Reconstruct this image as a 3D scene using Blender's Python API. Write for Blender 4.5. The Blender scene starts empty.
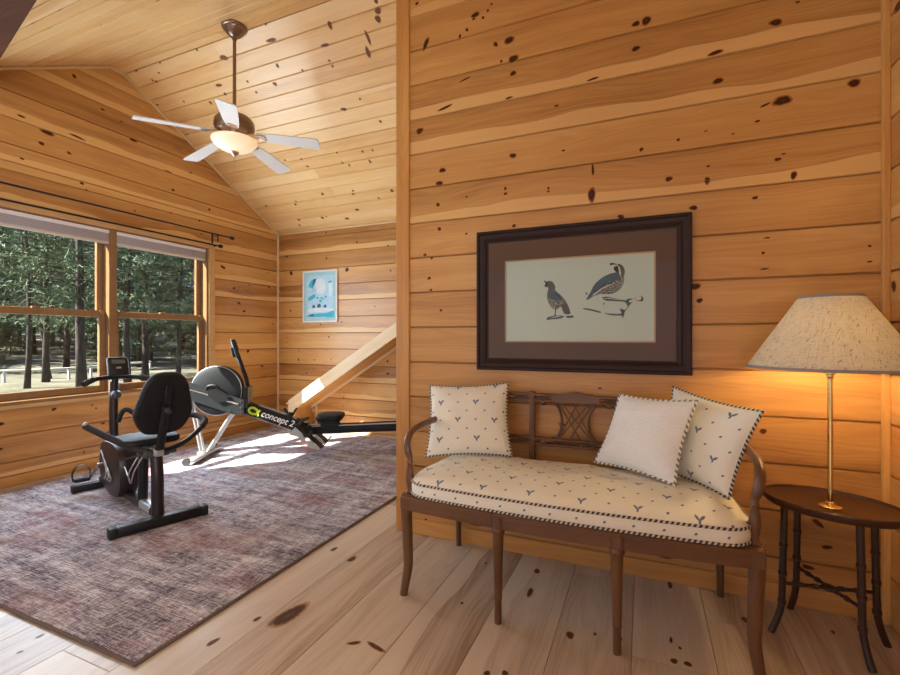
import bpy, bmesh, math, random
from math import pi, sin, cos, radians, sqrt, atan2, hypot
from mathutils import Vector, Matrix, Euler, noise

random.seed(7)
SC = bpy.context.scene
COL = SC.collection

# ------------------------------------------------------------------ camera, light, exposure
CAM_H, YAW, FOC = 1.2, 0.4043, 453.2
cam = bpy.data.cameras.new('camera')
cam.sensor_width = 36.0
cam.lens = 36.0 * FOC / 900.0
cam.clip_end = 400
camo = bpy.data.objects.new('camera', cam)
camo.location = (0, 0, CAM_H)
camo.rotation_euler = (pi / 2, 0, YAW)
COL.objects.link(camo)
SC.camera = camo

SC.view_settings.view_transform = 'Standard'
SC.view_settings.look = 'None'
SC.view_settings.gamma = 1.0
SC.view_settings.use_curve_mapping = False
SC.view_settings.exposure = 0.0

W = bpy.data.worlds.new('sky')
SC.world = W
W.use_nodes = True
wn = W.node_tree.nodes
wl = W.node_tree.links
bg = wn['Background']
tc = wn.new('ShaderNodeTexCoord')
sx = wn.new('ShaderNodeSeparateXYZ')
rp = wn.new('ShaderNodeValToRGB')
rp.color_ramp.elements[0].position = 0.0
rp.color_ramp.elements[0].color = (0.62, 0.74, 0.90, 1)
rp.color_ramp.elements[1].position = 0.55
rp.color_ramp.elements[1].color = (0.12, 0.32, 0.80, 1)
wl.new(tc.outputs['Generated'], sx.inputs[0])
wl.new(sx.outputs['Z'], rp.inputs[0])
wl.new(rp.outputs[0], bg.inputs[0])
bg.inputs[1].default_value = 1.3

def light(name, kind, loc, energy, color, aim=None, **kw):
    l = bpy.data.lights.new(name, kind)
    l.energy = energy
    l.color = color
    for k, v in kw.items():
        setattr(l, k, v)
    o = bpy.data.objects.new(name, l)
    o.location = loc
    if aim is not None:
        o.rotation_euler = Vector(aim).to_track_quat('-Z', 'Y').to_euler()
    COL.objects.link(o)
    return o

light('sun', 'SUN', (-20, -20, 25), 34.0, (1.0, 0.90, 0.76), aim=(0.75, 0.80, -1.0), angle=0.009)
# daylight at the rear opening and the big window, plus two added fill lights
light('daylight_rear_window', 'AREA', (-1.2, -3.12, 1.45), 9, (0.72, 0.86, 1.0), aim=(0, 1, 0), shape='RECTANGLE', size=4.2, size_y=1.9)
light('side_fill_light', 'AREA', (-4.6, -1.3, 1.45), 40, (0.70, 0.85, 1.0), aim=(1, 0, 0), shape='RECTANGLE', size=2.2, size_y=1.5)  # added fill further along the left wall, no window behind it
light('right_fill_light', 'AREA', (0.86, -1.2, 1.5), 54, (0.80, 0.90, 1.0), aim=(-1, 0.52, 0.10), shape='RECTANGLE', size=1.8, size_y=1.5, spread=radians(95))  # added fill before the solid right wall, brightens the far left room
light('daylight_window', 'AREA', (-4.60, 2.66, 1.45), 75, (0.76, 0.89, 1.0), aim=(1, 0, 0), shape='RECTANGLE', size=2.0, size_y=1.5)

# ------------------------------------------------------------------ measuring: pixel of the photo -> point on a plane of the room
RT = Vector((cos(YAW), sin(YAW), 0))
FW = Vector((-sin(YAW), cos(YAW), 0))
def ray(u, v):
    return FW * FOC + RT * (u - 450) + Vector((0, 0, 337.3 - v))
def onY(u, v, Y):
    d = ray(u, v); return d * (Y / d.y) + Vector((0, 0, CAM_H))
def onX(u, v, X):
    d = ray(u, v); return d * (X / d.x) + Vector((0, 0, CAM_H))
def onZ(u, v, z=0.0):
    d = ray(u, v); return d * ((z - CAM_H) / d.z) + Vector((0, 0, CAM_H))

# ------------------------------------------------------------------ materials
class NT:
    def __init__(s, name):
        s.m = bpy.data.materials.new(name); s.m.use_nodes = True
        s.t = s.m.node_tree; s.n = s.t.nodes; s.l = s.t.links
        s.b = s.n['Principled BSDF']; s.out = s.n['Material Output']
    def node(s, t, **kw):
        n = s.n.new(t)
        for k, v in kw.items(): setattr(n, k, v)
        return n
    def link(s, a, b): s.l.new(a, b)
    def val(s, x):
        return x
    def _set(s, sock, x):
        if isinstance(x, (int, float)): sock.default_value = x
        elif isinstance(x, (tuple, list)): sock.default_value = x
        else: s.l.new(x, sock)
    def math(s, op, a, b=None, c=None, clamp=False):
        n = s.node('ShaderNodeMath', operation=op, use_clamp=clamp)
        s._set(n.inputs[0], a)
        if b is not None: s._set(n.inputs[1], b)
        if c is not None: s._set(n.inputs[2], c)
        return n.outputs[0]
    def noise(s, vec, scale, detail=2, rough=0.5, dist=0.0, dims='3D'):
        n = s.node('ShaderNodeTexNoise', noise_dimensions=dims)
        if vec is not None: s.l.new(vec, n.inputs['Vector'])
        n.inputs['Scale'].default_value = scale; n.inputs['Detail'].default_value = detail
        n.inputs['Roughness'].default_value = rough; n.inputs['Distortion'].default_value = dist
        return n.outputs['Fac']
    def mix(s, f, a, b, mode='MIX'):
        n = s.node('ShaderNodeMix', data_type='RGBA', blend_type=mode)
        s._set(n.inputs['Factor'], f)
        s._set(n.inputs['A'], tuple(a) + (1,) if isinstance(a, (tuple, list)) and len(a) == 3 else a)
        s._set(n.inputs['B'], tuple(b) + (1,) if isinstance(b, (tuple, list)) and len(b) == 3 else b)
        return n.outputs['Result']
    def ramp(s, f, stops):
        n = s.node('ShaderNodeValToRGB'); cr = n.color_ramp
        while len(cr.elements) < len(stops): cr.elements.new(0.5)
        for e, (p, c) in zip(cr.elements, stops):
            e.position = p; e.color = tuple(c) + (1,) if len(c) == 3 else c
        s._set(n.inputs[0], f)
        return n.outputs[0]
    def comb(s, x, y, z=0.0):
        n = s.node('ShaderNodeCombineXYZ')
        s._set(n.inputs[0], x); s._set(n.inputs[1], y); s._set(n.inputs[2], z)
        return n.outputs[0]
    def sep(s, v):
        n = s.node('ShaderNodeSeparateXYZ'); s.l.new(v, n.inputs[0]); return n.outputs
    def coords(s, kind='Object'):
        return s.node('ShaderNodeTexCoord').outputs[kind]
    def bump(s, h, strength, dist=0.01):
        n = s.node('ShaderNodeBump'); n.inputs['Strength'].default_value = strength; n.inputs['Distance'].default_value = dist
        s.l.new(h, n.inputs['Height']); s.l.new(n.outputs[0], s.b.inputs['Normal'])
    def done(s, col=None, rough=None, metal=None, **kw):
        if col is not None: s._set(s.b.inputs['Base Color'], tuple(col) + (1,) if isinstance(col, (tuple, list)) and len(col) == 3 else col)
        if rough is not None: s._set(s.b.inputs['Roughness'], rough)
        if metal is not None: s._set(s.b.inputs['Metallic'], metal)
        for k, v in kw.items(): s._set(s.b.inputs[k.replace('_', ' ')], v)
        return s.m

def plain(name, c, rough=0.5, metal=0.0, var=0.12, scale=18.0, bump=0.0, **kw):
    t = NT(name); co = t.coords()
    f = t.noise(co, scale, 3, 0.6)
    col = t.mix(f, tuple(x * (1 - var) for x in c), tuple(min(1, x * (1 + var)) for x in c))
    if bump: t.bump(t.noise(co, scale * 12, 2), bump, 0.002)
    return t.done(col, rough, metal, **kw)

def board_wood(name, light_c, mid_c, dark_c, sap_c, rough=0.38, sap=0.55, tonevar=0.5, coat=0.0, grain=1.0, coat_rough=0.15):
    """planks: the UV map runs along (u) and across (v) each plank in metres; 'brd' holds (tone, fraction across, sap chance)"""
    t = NT(name)
    uv = t.sep(t.coords('UV'))
    at = t.node('ShaderNodeAttribute', attribute_name='brd')
    tone, frac, sp = t.sep(at.outputs['Vector'])[:3]
    wob = t.noise(t.comb(t.math('MULTIPLY', uv[0], 1.3), t.math('MULTIPLY', uv[1], 5.0)), 1.0, 2, dims='2D')
    c2 = t.math('ADD', uv[1], t.math('MULTIPLY', t.math('SUBTRACT', wob, 0.5), 0.09))
    band = t.noise(t.comb(t.math('MULTIPLY', uv[0], 0.55), t.math('MULTIPLY', c2, 9.0)), 1.0, 1, dims='2D')
    rings = t.math('MULTIPLY_ADD', t.math('SINE', t.math('MULTIPLY', band, 75.0)), 0.5, 0.5)
    fine = t.noise(t.comb(t.math('MULTIPLY', uv[0], 2.2), t.math('MULTIPLY', c2, 160.0)), 1.0, 3, 0.65, dims='2D')
    blot = t.noise(t.comb(t.math('MULTIPLY', uv[0], 0.9), t.math('MULTIPLY', uv[1], 3.5)), 1.0, 2, dims='2D')
    k = t.math('MULTIPLY', rings, 0.09 * grain)
    k = t.math('MULTIPLY_ADD', fine, 0.28 * grain, k)
    heart = t.noise(t.comb(t.math('MULTIPLY', uv[0], 0.30), t.math('MULTIPLY', c2, 11.0)), 1.0, 3, 0.55, dims='2D')
    k = t.math('MULTIPLY_ADD', t.math('SUBTRACT', heart, 0.5), 0.62 * grain, k)
    k = t.math('MULTIPLY_ADD', blot, 0.42, k)
    k = t.math('MULTIPLY_ADD', t.math('SUBTRACT', tone, 0.5), tonevar, k)
    col = t.ramp(k, [(0.05, light_c), (0.42, mid_c), (0.80, dark_c)])
    edge = t.math('ADD', t.math('MULTIPLY_ADD', t.math('SUBTRACT', wob, 0.5), 0.5, frac), 0.0)
    sapm = t.math('MULTIPLY', t.math('LESS_THAN', edge, t.math('MULTIPLY', sp, 0.34)), t.math('GREATER_THAN', sp, sap))
    col = t.mix(t.math('MULTIPLY', sapm, 0.75), col, sap_c)
    t.bump(fine, 0.05, 0.002)
    return t.done(col, rough, Coat_Weight=coat, Coat_Roughness=coat_rough)

def knot_mat(name, core, ring, wood, rough=0.4):
    t = NT(name); uv = t.coords('UV')
    n = t.node('ShaderNodeVectorMath', operation='LENGTH'); t.link(uv, n.inputs[0])
    r = t.math('MULTIPLY_ADD', t.math('SUBTRACT', t.noise(t.coords(), 60, 3), 0.5), 0.4, n.outputs['Value'])
    col = t.ramp(r, [(0.0, tuple(c * 2.2 for c in core)), (0.35, core), (0.62, core), (0.76, ring), (0.98, wood)])
    return t.done(col, rough, Specular_IOR_Level=0.2)

def fine_wood(name, c1, c2, rough=0.35, axis=0, scale=1.0, **kw):
    t = NT(name); o = t.sep(t.coords())
    s = [60.0 * scale] * 3; s[axis] = 3.0 * scale
    v = t.comb(*[t.math('MULTIPLY', o[i], s[i]) for i in range(3)])
    f = t.noise(v, 1.0, 4, 0.6, 0.6)
    f2 = t.noise(t.coords(), 5.0, 2)
    k = t.math('MULTIPLY_ADD', f2, 0.5, t.math('MULTIPLY', f, 0.6))
    col = t.ramp(k, [(0.25, c1), (0.75, c2)])
    t.bump(f, 0.06, 0.002)
    return t.done(col, rough, **kw)

PINE = board_wood('pine_wall', (0.68, 0.395, 0.142), (0.53, 0.270, 0.082), (0.29, 0.12, 0.032), (0.78, 0.49, 0.20), coat=0.12, sap=0.78, tonevar=0.42)
PINEC = board_wood('pine_ceiling', (0.90, 0.67, 0.36), (0.82, 0.555, 0.25), (0.66, 0.385, 0.14), (0.90, 0.69, 0.40), rough=0.36, coat=0.35, sap=0.9, tonevar=0.4, coat_rough=0.28)
PINEF = board_wood('pine_floor', (0.66, 0.57, 0.48), (0.56, 0.465, 0.375), (0.34, 0.24, 0.17), (0.68, 0.58, 0.48), rough=0.36, sap=0.9, tonevar=0.6, coat=0.15, grain=1.3)
TRIM = board_wood('pine_trim', (0.74, 0.44, 0.155), (0.62, 0.32, 0.095), (0.46, 0.20, 0.052), (0.78, 0.50, 0.22), sap=2.0)
PALE = board_wood('pale_pine', (0.80, 0.62, 0.38), (0.70, 0.50, 0.27), (0.52, 0.32, 0.14), (0.8, 0.6, 0.35), sap=2.0)  # paleness stands in for light on the sloping board; also on slim strips
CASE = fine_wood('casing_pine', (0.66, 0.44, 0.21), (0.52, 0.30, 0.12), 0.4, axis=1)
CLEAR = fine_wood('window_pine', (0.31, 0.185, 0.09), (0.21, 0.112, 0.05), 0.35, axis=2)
KNOT = knot_mat('pine_knot', (0.050, 0.016, 0.006), (0.22, 0.085, 0.025), (0.44, 0.19, 0.055))
KNOTC = knot_mat('ceiling_knot', (0.14, 0.07, 0.04), (0.28, 0.13, 0.05), (0.52, 0.27, 0.09))
KNOTF = knot_mat('floor_knot', (0.075, 0.033, 0.018), (0.22, 0.11, 0.055), (0.52, 0.36, 0.24))
DARKBEAM = fine_wood('dark_timber', (0.14, 0.055, 0.025), (0.07, 0.027, 0.013), 0.8, Specular_IOR_Level=0.1)

# ------------------------------------------------------------------ mesh building
class B:
    """collects shapes; build() links them as ONE mesh object"""
    def __init__(s):
        s.v = []; s.f = []; s.m = []; s.uv = {}; s.col = {}
    def add(s, verts, faces, mat=0, M=None, uvs=None, cols=None):
        o = len(s.v)
        for p in verts:
            p = Vector(p)
            s.v.append(M @ p if M is not None else p)
        for i, f in enumerate(faces):
            if uvs is not None: s.uv[len(s.f)] = uvs[i]
            if cols is not None: s.col[len(s.f)] = cols[i]
            s.f.append([o + k for k in f]); s.m.append(mat)
        return s
    def box(s, c, size, M=None, bevel=0.0, mat=0, rot=None, seg=1):
        bm = bmesh.new()
        bmesh.ops.create_cube(bm, size=1.0)
        bmesh.ops.scale(bm, vec=size, verts=bm.verts)
        if bevel > 0:
            bmesh.ops.bevel(bm, geom=list(bm.edges), offset=min(bevel, min(size) * 0.45), segments=seg, affect='EDGES', profile=0.5)
        T = Matrix.Translation(c)
        if rot is not None: T = T @ Euler(rot).to_matrix().to_4x4()
        if M is not None: T = M @ T
        bm.verts.index_update()
        s.add([v.co for v in bm.verts], [[v.index for v in f.verts] for f in bm.faces], mat, T)
        bm.free(); return s
    def rod(s, p0, p1, r0, r1=None, seg=14, mat=0, M=None, caps=True):
        return s.tube([p0, p1], [r0, r0 if r1 is None else r1], seg, mat, M, caps)
    def tube(s, pts, r, seg=12, mat=0, M=None, caps=True, flat=None, up=None, closed=False, uvk=None):
        pts = [Vector(p) for p in pts]; n = len(pts)
        if isinstance(r, (int, float)): r = [r] * n
        V = []; F = []; U = []
        prev = None
        L = 0.0
        for i, p in enumerate(pts):
            if closed: d = pts[(i + 1) % n] - pts[i - 1]
            else: d = (pts[min(i + 1, n - 1)] - pts[max(i - 1, 0)])
            d = d.normalized() if d.length > 1e-9 else Vector((0, 0, 1))
            if prev is None:
                a = Vector(up) if up is not None else (Vector((0, 0, 1)) if abs(d.z) < 0.9 else Vector((1, 0, 0)))
            else: a = prev
            x = (a - d * a.dot(d)).normalized(); prev = x
            y = d.cross(x)
            fx, fy = (1, 1) if flat is None else flat
            for k in range(seg):
                t = 2 * pi * k / seg
                V.append(p + x * (r[i] * fx * cos(t)) + y * (r[i] * fy * sin(t)))
        m = n if closed else n - 1
        dist = [0.0]
        for i in range(m): dist.append(dist[-1] + (pts[(i + 1) % n] - pts[i]).length)
        for i in range(m):
            j = (i + 1) % n
            for k in range(seg):
                k2 = (k + 1) % seg
                F.append([i * seg + k, i * seg + k2, j * seg + k2, j * seg + k])
                U.append([(dist[i], k / seg), (dist[i], (k + 1) / seg), (dist[i + 1], (k + 1) / seg), (dist[i + 1], k / seg)])
        if caps and not closed:
            F.append([k for k in range(seg)][::-1]); U.append([(0, 0)] * seg)
            F.append([(n - 1) * seg + k for k in range(seg)]); U.append([(dist[-1], 0)] * seg)
        return s.add(V, F, mat, M, uvs=U)
    def lathe(s, prof, seg=28, mat=0, M=None, scale=(1, 1)):
        V = []; F = []
        for r, z in prof:
            for k in range(seg):
                t = 2 * pi * k / seg
                V.append((r * scale[0] * cos(t), r * scale[1] * sin(t), z))
        for i in range(len(prof) - 1):
            for k in range(seg):
                k2 = (k + 1) % seg
                F.append([i * seg + k, i * seg + k2, (i + 1) * seg + k2, (i + 1) * seg + k])
        ring = prof[0] == prof[-1]
        if prof[0][0] > 1e-6 and not ring: F.append([k for k in range(seg)][::-1])
        if prof[-1][0] > 1e-6 and not ring: F.append([(len(prof) - 1) * seg + k for k in range(seg)])
        return s.add(V, F, mat, M)
    def prism(s, poly, t, M=None, mat=0):
        """2-D outline in the local xy plane, extruded from z=-t/2 to t/2"""
        n = len(poly)
        V = [(x, y, -t / 2) for x, y in poly] + [(x, y, t / 2) for x, y in poly]
        F = [list(range(n))[::-1], list(range(n, 2 * n))]
        for i in range(n):
            j = (i + 1) % n; F.append([i, j, n + j, n + i])
        return s.add(V, F, mat, M)
    def ball(s, c, r, seg=16, rings=10, mat=0, M=None):
        rx, ry, rz = (r, r, r) if isinstance(r, (int, float)) else r
        V = []; F = []
        for i in range(rings + 1):
            a = pi * i / rings
            for k in range(seg):
                t = 2 * pi * k / seg
                V.append((c[0] + rx * sin(a) * cos(t), c[1] + ry * sin(a) * sin(t), c[2] + rz * cos(a)))
        for i in range(rings):
            for k in range(seg):
                k2 = (k + 1) % seg
                F.append([i * seg + k, (i + 1) * seg + k, (i + 1) * seg + k2, i * seg + k2])
        return s.add(V, F, mat, M)
    def knot(s, c, U, V, N, rx, ry, ang=0.0, mat=1):
        n = 20; h = 0.0005 + 0.0003 * random.random(); vs = [c + N * h]; uv = []
        ca, sa = cos(ang), sin(ang); ph, ph2 = random.random() * 6.28, random.random() * 6.28
        for k in range(n):
            t = 2 * pi * k / n; q = 1.0 + 0.10 * sin(2 * t + ph) + 0.07 * sin(3 * t + ph2)
            a, b = rx * q * cos(t), ry * q * sin(t)
            vs.append(c + U * (a * ca - b * sa) + V * (a * sa + b * ca) + N * h)
            uv.append((cos(t), sin(t)))
        F = []; UU = []
        flip = U.cross(V).dot(N) < 0
        for k in range(n):
            k2 = (k + 1) % n
            if flip: F.append([0, k2 + 1, k + 1]); UU.append([(0, 0), uv[k2], uv[k]])
            else: F.append([0, k + 1, k2 + 1]); UU.append([(0, 0), uv[k], uv[k2]])
        return s.add(vs, F, mat, None, uvs=UU)
    def build(s, name, mats, parent=None, loc=None, angle=38, smooth=True):
        me = bpy.data.meshes.new(name)
        me.from_pydata([tuple(p) for p in s.v], [], s.f)
        if not isinstance(mats, (list, tuple)): mats = [mats]
        for m in mats: me.materials.append(m)
        me.polygons.foreach_set('material_index', s.m)
        if s.uv:
            ul = me.uv_layers.new(name='UVMap').data
            for i, p in enumerate(me.polygons):
                if i in s.uv:
                    for k, li in enumerate(p.loop_indices): ul[li].uv = s.uv[i][k]
        if s.col:
            ca = me.color_attributes.new('brd', 'FLOAT_COLOR', 'CORNER')
            for i, p in enumerate(me.polygons):
                if i in s.col:
                    for k, li in enumerate(p.loop_indices): ca.data[li].color = s.col[i][k]
        me.update()
        if smooth:
            me.polygons.foreach_set('use_smooth', [True] * len(me.polygons))
            me.set_sharp_from_angle(angle=radians(angle))
        o = bpy.data.objects.new(name, me)
        COL.objects.link(o)
        if parent is not None: o.parent = parent
        if loc is not None: o.location = loc
        return o

def tag(o, label=None, cat=None, group=None, kind=None):
    if label: o['label'] = label
    if cat: o['category'] = cat
    if group: o['group'] = group
    if kind: o['kind'] = kind
    return o
def thing(name, loc, rz, label, cat, group=None, kind=None):
    o = bpy.data.objects.new(name, None); o.empty_display_size = 0.1
    o.location = loc; o.rotation_euler = (0, 0, rz)
    COL.objects.link(o)
    return tag(o, label, cat, group, kind)
def smooth_path(pts, n=6, closed=False):
    """Catmull-Rom through the points"""
    pts = [Vector(p) for p in pts]; out = []
    N = len(pts); rng = range(N if closed else N - 1)
    for i in rng:
        if closed: a, b, c, d = pts[i - 1], pts[i], pts[(i + 1) % N], pts[(i + 2) % N]
        else: a, b, c, d = pts[max(i - 1, 0)], pts[i], pts[i + 1], pts[min(i + 2, N - 1)]
        for k in range(n):
            t = k / n
            out.append(0.5 * ((2 * b) + (c - a) * t + (2 * a - 5 * b + 4 * c - d) * t * t + (3 * b - a - 3 * c + d) * t ** 3))
    if not closed: out.append(pts[-1])
    return out
def frame_M(o, x, y, z=None):
    x = Vector(x).normalized(); y = Vector(y).normalized()
    z = x.cross(y).normalized() if z is None else Vector(z).normalized()
    M = Matrix((x, y, z)).transposed().to_4x4(); M.translation = Vector(o); return M

# ------------------------------------------------------------------ the room shell
XL, XR, YP, YB, YR, XI = -4.67, 0.945, 2.48, 4.845, -3.2, -1.42
RZ, EZ = 3.775, 2.635
SL = (RZ - EZ) / 2.025
def grid(z0, z1, base=0.2, step=0.2125):
    e = []; k = math.floor((z0 - base) / step)
    while base + k * step < z1 - 0.02:
        if base + k * step > z0 + 0.02: e.append(base + k * step)
        k += 1
    return [z0] + e + [z1]

def boards(b, O, U, V, N, edges, spans, ch=0.006, dp=0.012, joints=None, mat=0, tones=None):
    """planks running along U; edges = plank edges along V; spans(v0, v1) -> [(ulow0, ulow1, uhigh0, uhigh1), ...]"""
    O, U, V, N = Vector(O), Vector(U), Vector(V), Vector(N)
    flip = U.cross(V).dot(N) < 0
    for i in range(len(edges) - 1):
        v0, v1 = edges[i], edges[i + 1]
        for (a0, a1, c0, c1) in spans(v0, v1):
            cuts = [0.0, 1.0]
            if joints and (a1 - a0) > joints:
                cuts = [0.0] + sorted(random.uniform(0.2, 0.8) for _ in range(int((a1 - a0) / joints))) + [1.0]
                cuts = [c for q, c in enumerate(cuts) if q == 0 or c - cuts[q - 1] > 0.12 or c == 1.0]
            for q in range(len(cuts) - 1):
                t0, t1 = cuts[q], cuts[q + 1]
                tone = random.random(); sapc = random.random(); ru, rv = random.random() * 40, random.random() * 40
                if tones and i in tones: tone, sapc = tones[i]
                g = 0.0012 if joints else 0.0
                ge = 0.0018 if dp > 0.01 else 0.0008; rows = [(v0 + ge, -dp), (v0 + ch * 0.8, 0.0), (v1 - ch * 0.8, 0.0), (v1 - ge, -dp)]
                vs = []; meta = []
                for (vv, nn) in rows:
                    f = (vv - v0) / (v1 - v0)
                    A = a0 + (c0 - a0) * f; Z = a1 + (c1 - a1) * f
                    for tt, sg in ((t0, g), (t1, -g)):
                        u = A + (Z - A) * tt + sg
                        vs.append(O + U * u + V * vv + N * nn); meta.append(((u + ru, vv + rv), (tone, f, sapc, 1)))
                F = [[0, 1, 3, 2], [2, 3, 5, 4], [4, 5, 7, 6]]
                if flip: F = [f[::-1] for f in F]
                b.add(vs, F, mat, None, uvs=[[meta[k][0] for k in f] for f in F], cols=[[meta[k][1] for k in f] for f in F])
def slab(b, poly, t, M, mat=0):
    n0 = len(b.f); b.prism(poly, t, M, mat)
    for i in range(n0, len(b.f)):
        b.uv[i] = [(0.1 * k, 0.2) for k in range(len(b.f[i]))]; b.col[i] = [(0.9, 0.5, 0, 1)] * len(b.f[i])
def plank(b, c, size, mat=0, rot=None, along=0, bevel=0.003, tone=None, M=None):
    """a board with the plank material's UVs: u along its long axis"""
    n0 = len(b.f); nv = len(b.v)
    b.box(c, size, M=M, bevel=bevel, mat=mat, rot=rot)
    tone = random.random() if tone is None else tone
    ru, rv = random.random() * 30, random.random() * 30
    T = Matrix.Translation(c)
    if rot is not None: T = T @ Euler(rot).to_matrix().to_4x4()
    if M is not None: T = M @ T
    Ti = T.inverted(); oth = [k for k in range(3) if k != along]
    for i in range(n0, len(b.f)):
        q = [Ti @ b.v[k] for k in b.f[i]]
        b.uv[i] = [(p[along] + ru, p[oth[0]] + p[oth[1]] + rv) for p in q]
        b.col[i] = [(tone, 0.5, 0, 1)] * len(q)

ZW0, ZW1, YW0, YW1 = 0.67, 2.245, 1.58, 3.746       # opening of the big window

# floor
random.seed(21)
b = B()
fe = [-0.043 + 0.2868 * k for k in range(-17, 5)]
fe = [XL - 0.05] + [x for x in fe if XL < x < XR] + [XR + 0.05]
boards(b, (0, 0, 0), (0, 1, 0), (1, 0, 0), (0, 0, 1), fe, lambda a, c: [(YR, YB + 0.05, YR, YB + 0.05)], ch=0.0022, dp=0.003, joints=3.2)
slab(b, [(XL - 0.1, YR), (XR + 0.1, YR), (XR + 0.1, YB + 0.1), (XL - 0.1, YB + 0.1)], 0.1, Matrix.Translation((0, 0, -0.0535)))
X_, Y_, Z_ = Vector((1, 0, 0)), Vector((0, 1, 0)), Vector((0, 0, 1))
def fknot(u, v, rx, ry, ang=pi / 2):
    b.knot(onZ(u, v), X_, Y_, Z_, rx, ry, ang)
fknot(289, 615, 0.12, 0.042, 1.45); fknot(257, 619, 0.02, 0.014); fknot(213, 642, 0.03, 0.014); fknot(352, 559, 0.035, 0.022)
fknot(334, 549, 0.028, 0.016); fknot(354, 643, 0.03, 0.012, 0.5); fknot(376, 647, 0.06, 0.011, -0.25)
for (u, v, rx, ry) in [(570, 635, .026, .018), (595, 634, .011, .008), (462, 603, .011, .008), (486, 563, .012, .009), (530, 592, .05, .012),
                       (537, 571, .026, .017), (487, 673, .015, .012), (505, 673, .015, .012), (621, 639, .014, .006), (746, 620, .026, .02),
                       (670, 585, .035, .012), (674, 661, .018, .013), (688, 664, .016, .014), (671, 640, .02, .007), (680, 648, .012, .006), (833, 632, .016, .008), (40, 636, .016, .01), (20, 652, .012, .008)]:
    fknot(u, v, rx, ry)
tag(b.build('floor', [PINEF, KNOTF], smooth=False), 'wide knotty pine plank floor running under rug and settee', 'floor', kind='structure')

# left wall with the window opening and the gable
random.seed(5)
b = B()
def gable_y(z):                                       # the wall between the two slopes at height z
    if z <= EZ: return (YR, YB)
    return (0.6 - (2.605 - z) / -SL if z > 2.605 else YR, YB - (z - EZ) / SL)
def left_spans(z0, z1):
    def lim(z):
        lo = YR if z < 2.605 else 2.67 - (RZ - z) / SL
        hi = YB if z < EZ else 2.82 + (RZ - z) / SL
        return lo, hi
    a0, a1 = lim(z0 + 0.001); c0, c1 = lim(z1 - 0.001)
    if z0 < ZW1 - 0.02 and z1 > ZW0 + 0.02:
        return [(YR, YW0, YR, YW0), (YW1, YB, YW1, YB)]
    return [(a0, a1, c0, c1)]
le = sorted(set([0.0, 0.09] + [z for z in grid(0.12, RZ - 0.01)[1:-1] if abs(z - 2.325) > .1 and abs(z - 0.625) > 0.02] + [ZW0, ZW1, 2.61, RZ - 0.001]))
le = [z for i, z in enumerate(le) if i == 0 or z - le[i - 1] > 0.012]
boards(b, (XL, 0, 0), (0, 1, 0), (0, 0, 1), (1, 0, 0), le, left_spans, ch=0.008, dp=0.012)
Mx = Matrix(((0, 0, 1, XL - 0.0745), (1, 0, 0, 0), (0, 1, 0, 0), (0, 0, 0, 1)))
for poly in ([(YR, 0), (YB, 0), (YB, ZW0), (YR, ZW0)], [(YR, ZW0), (YW0, ZW0), (YW0, ZW1), (YR, ZW1)], [(YW1, ZW0), (YB, ZW0), (YB, ZW1), (YW1, ZW1)],
             [(YR, ZW1), (YB, ZW1), (YB, EZ), (2.82, RZ), (2.67, RZ), (0.6, 2.605), (YR, 2.605)]):
    slab(b, poly, 0.12, Mx)
def lknot(u, v, rx, ry, ang=0.0): b.knot(onX(u, v, XL), Y_, Z_, Vector((1, 0, 0)), rx, ry, ang)
for (x, y, w, h) in [(178, 272, 40, 18), (155, 312, 20, 13), (259, 348, 14, 10), (290, 288, 46, 9), (80, 210, 26, 8), (278, 60, 14, 14), (307, 462, 13, 11), (82, 369, 14, 8), (324, 487, 10, 6),
                     (385, 185, 14, 8), (500, 300, 30, 11), (649, 487, 14, 9), (785, 560, 12, 9), (632, 418, 28, 5), (455, 230, 9, 6), (715, 422, 9, 6), (505, 565, 8, 6), (748, 602, 9, 8), (640, 573, 10, 5), (755, 652, 8, 5)]:
    u, v = x / 3.75, 60 + y / 3.75; d = onX(u, v, XL).dot(FW) / FOC / 3.75 / 2
    lknot(u, v, w * d * 1.15, h * d, -0.1)
for (u, v, rx, ry, a) in [(223, 267, .045, .016, -.4), (234, 288, .022, .015, .3), (249, 285, .012, .01, 0), (239, 303, .035, .016, -.6), (244, 311, .03, .014, .2), (269, 287, .022, .013, -.4), (268, 273, .012, .009, 0), (273, 324, .014, .01, 0), (248, 351, .022, .022, .5), (262, 366, .02, .016, -.6), (264, 376, .014, .01, 0),
                          (54, 409, .022, .014, .2), (92, 405, .012, .008, 0), (96, 408, .01, .008, 0), (103, 423, .022, .011, .2), (0, 424, .03, .016, 0), (84, 452, .006, .02, 0), (108, 432, .018, .01, .1), (0, 449, .02, .012, 0)]:
    lknot(u, v, rx, ry, a)
tag(b.build('wall_left', [PINE, KNOT], smooth=False), 'knotty pine gable wall around the big window', 'wall', kind='structure')

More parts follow.
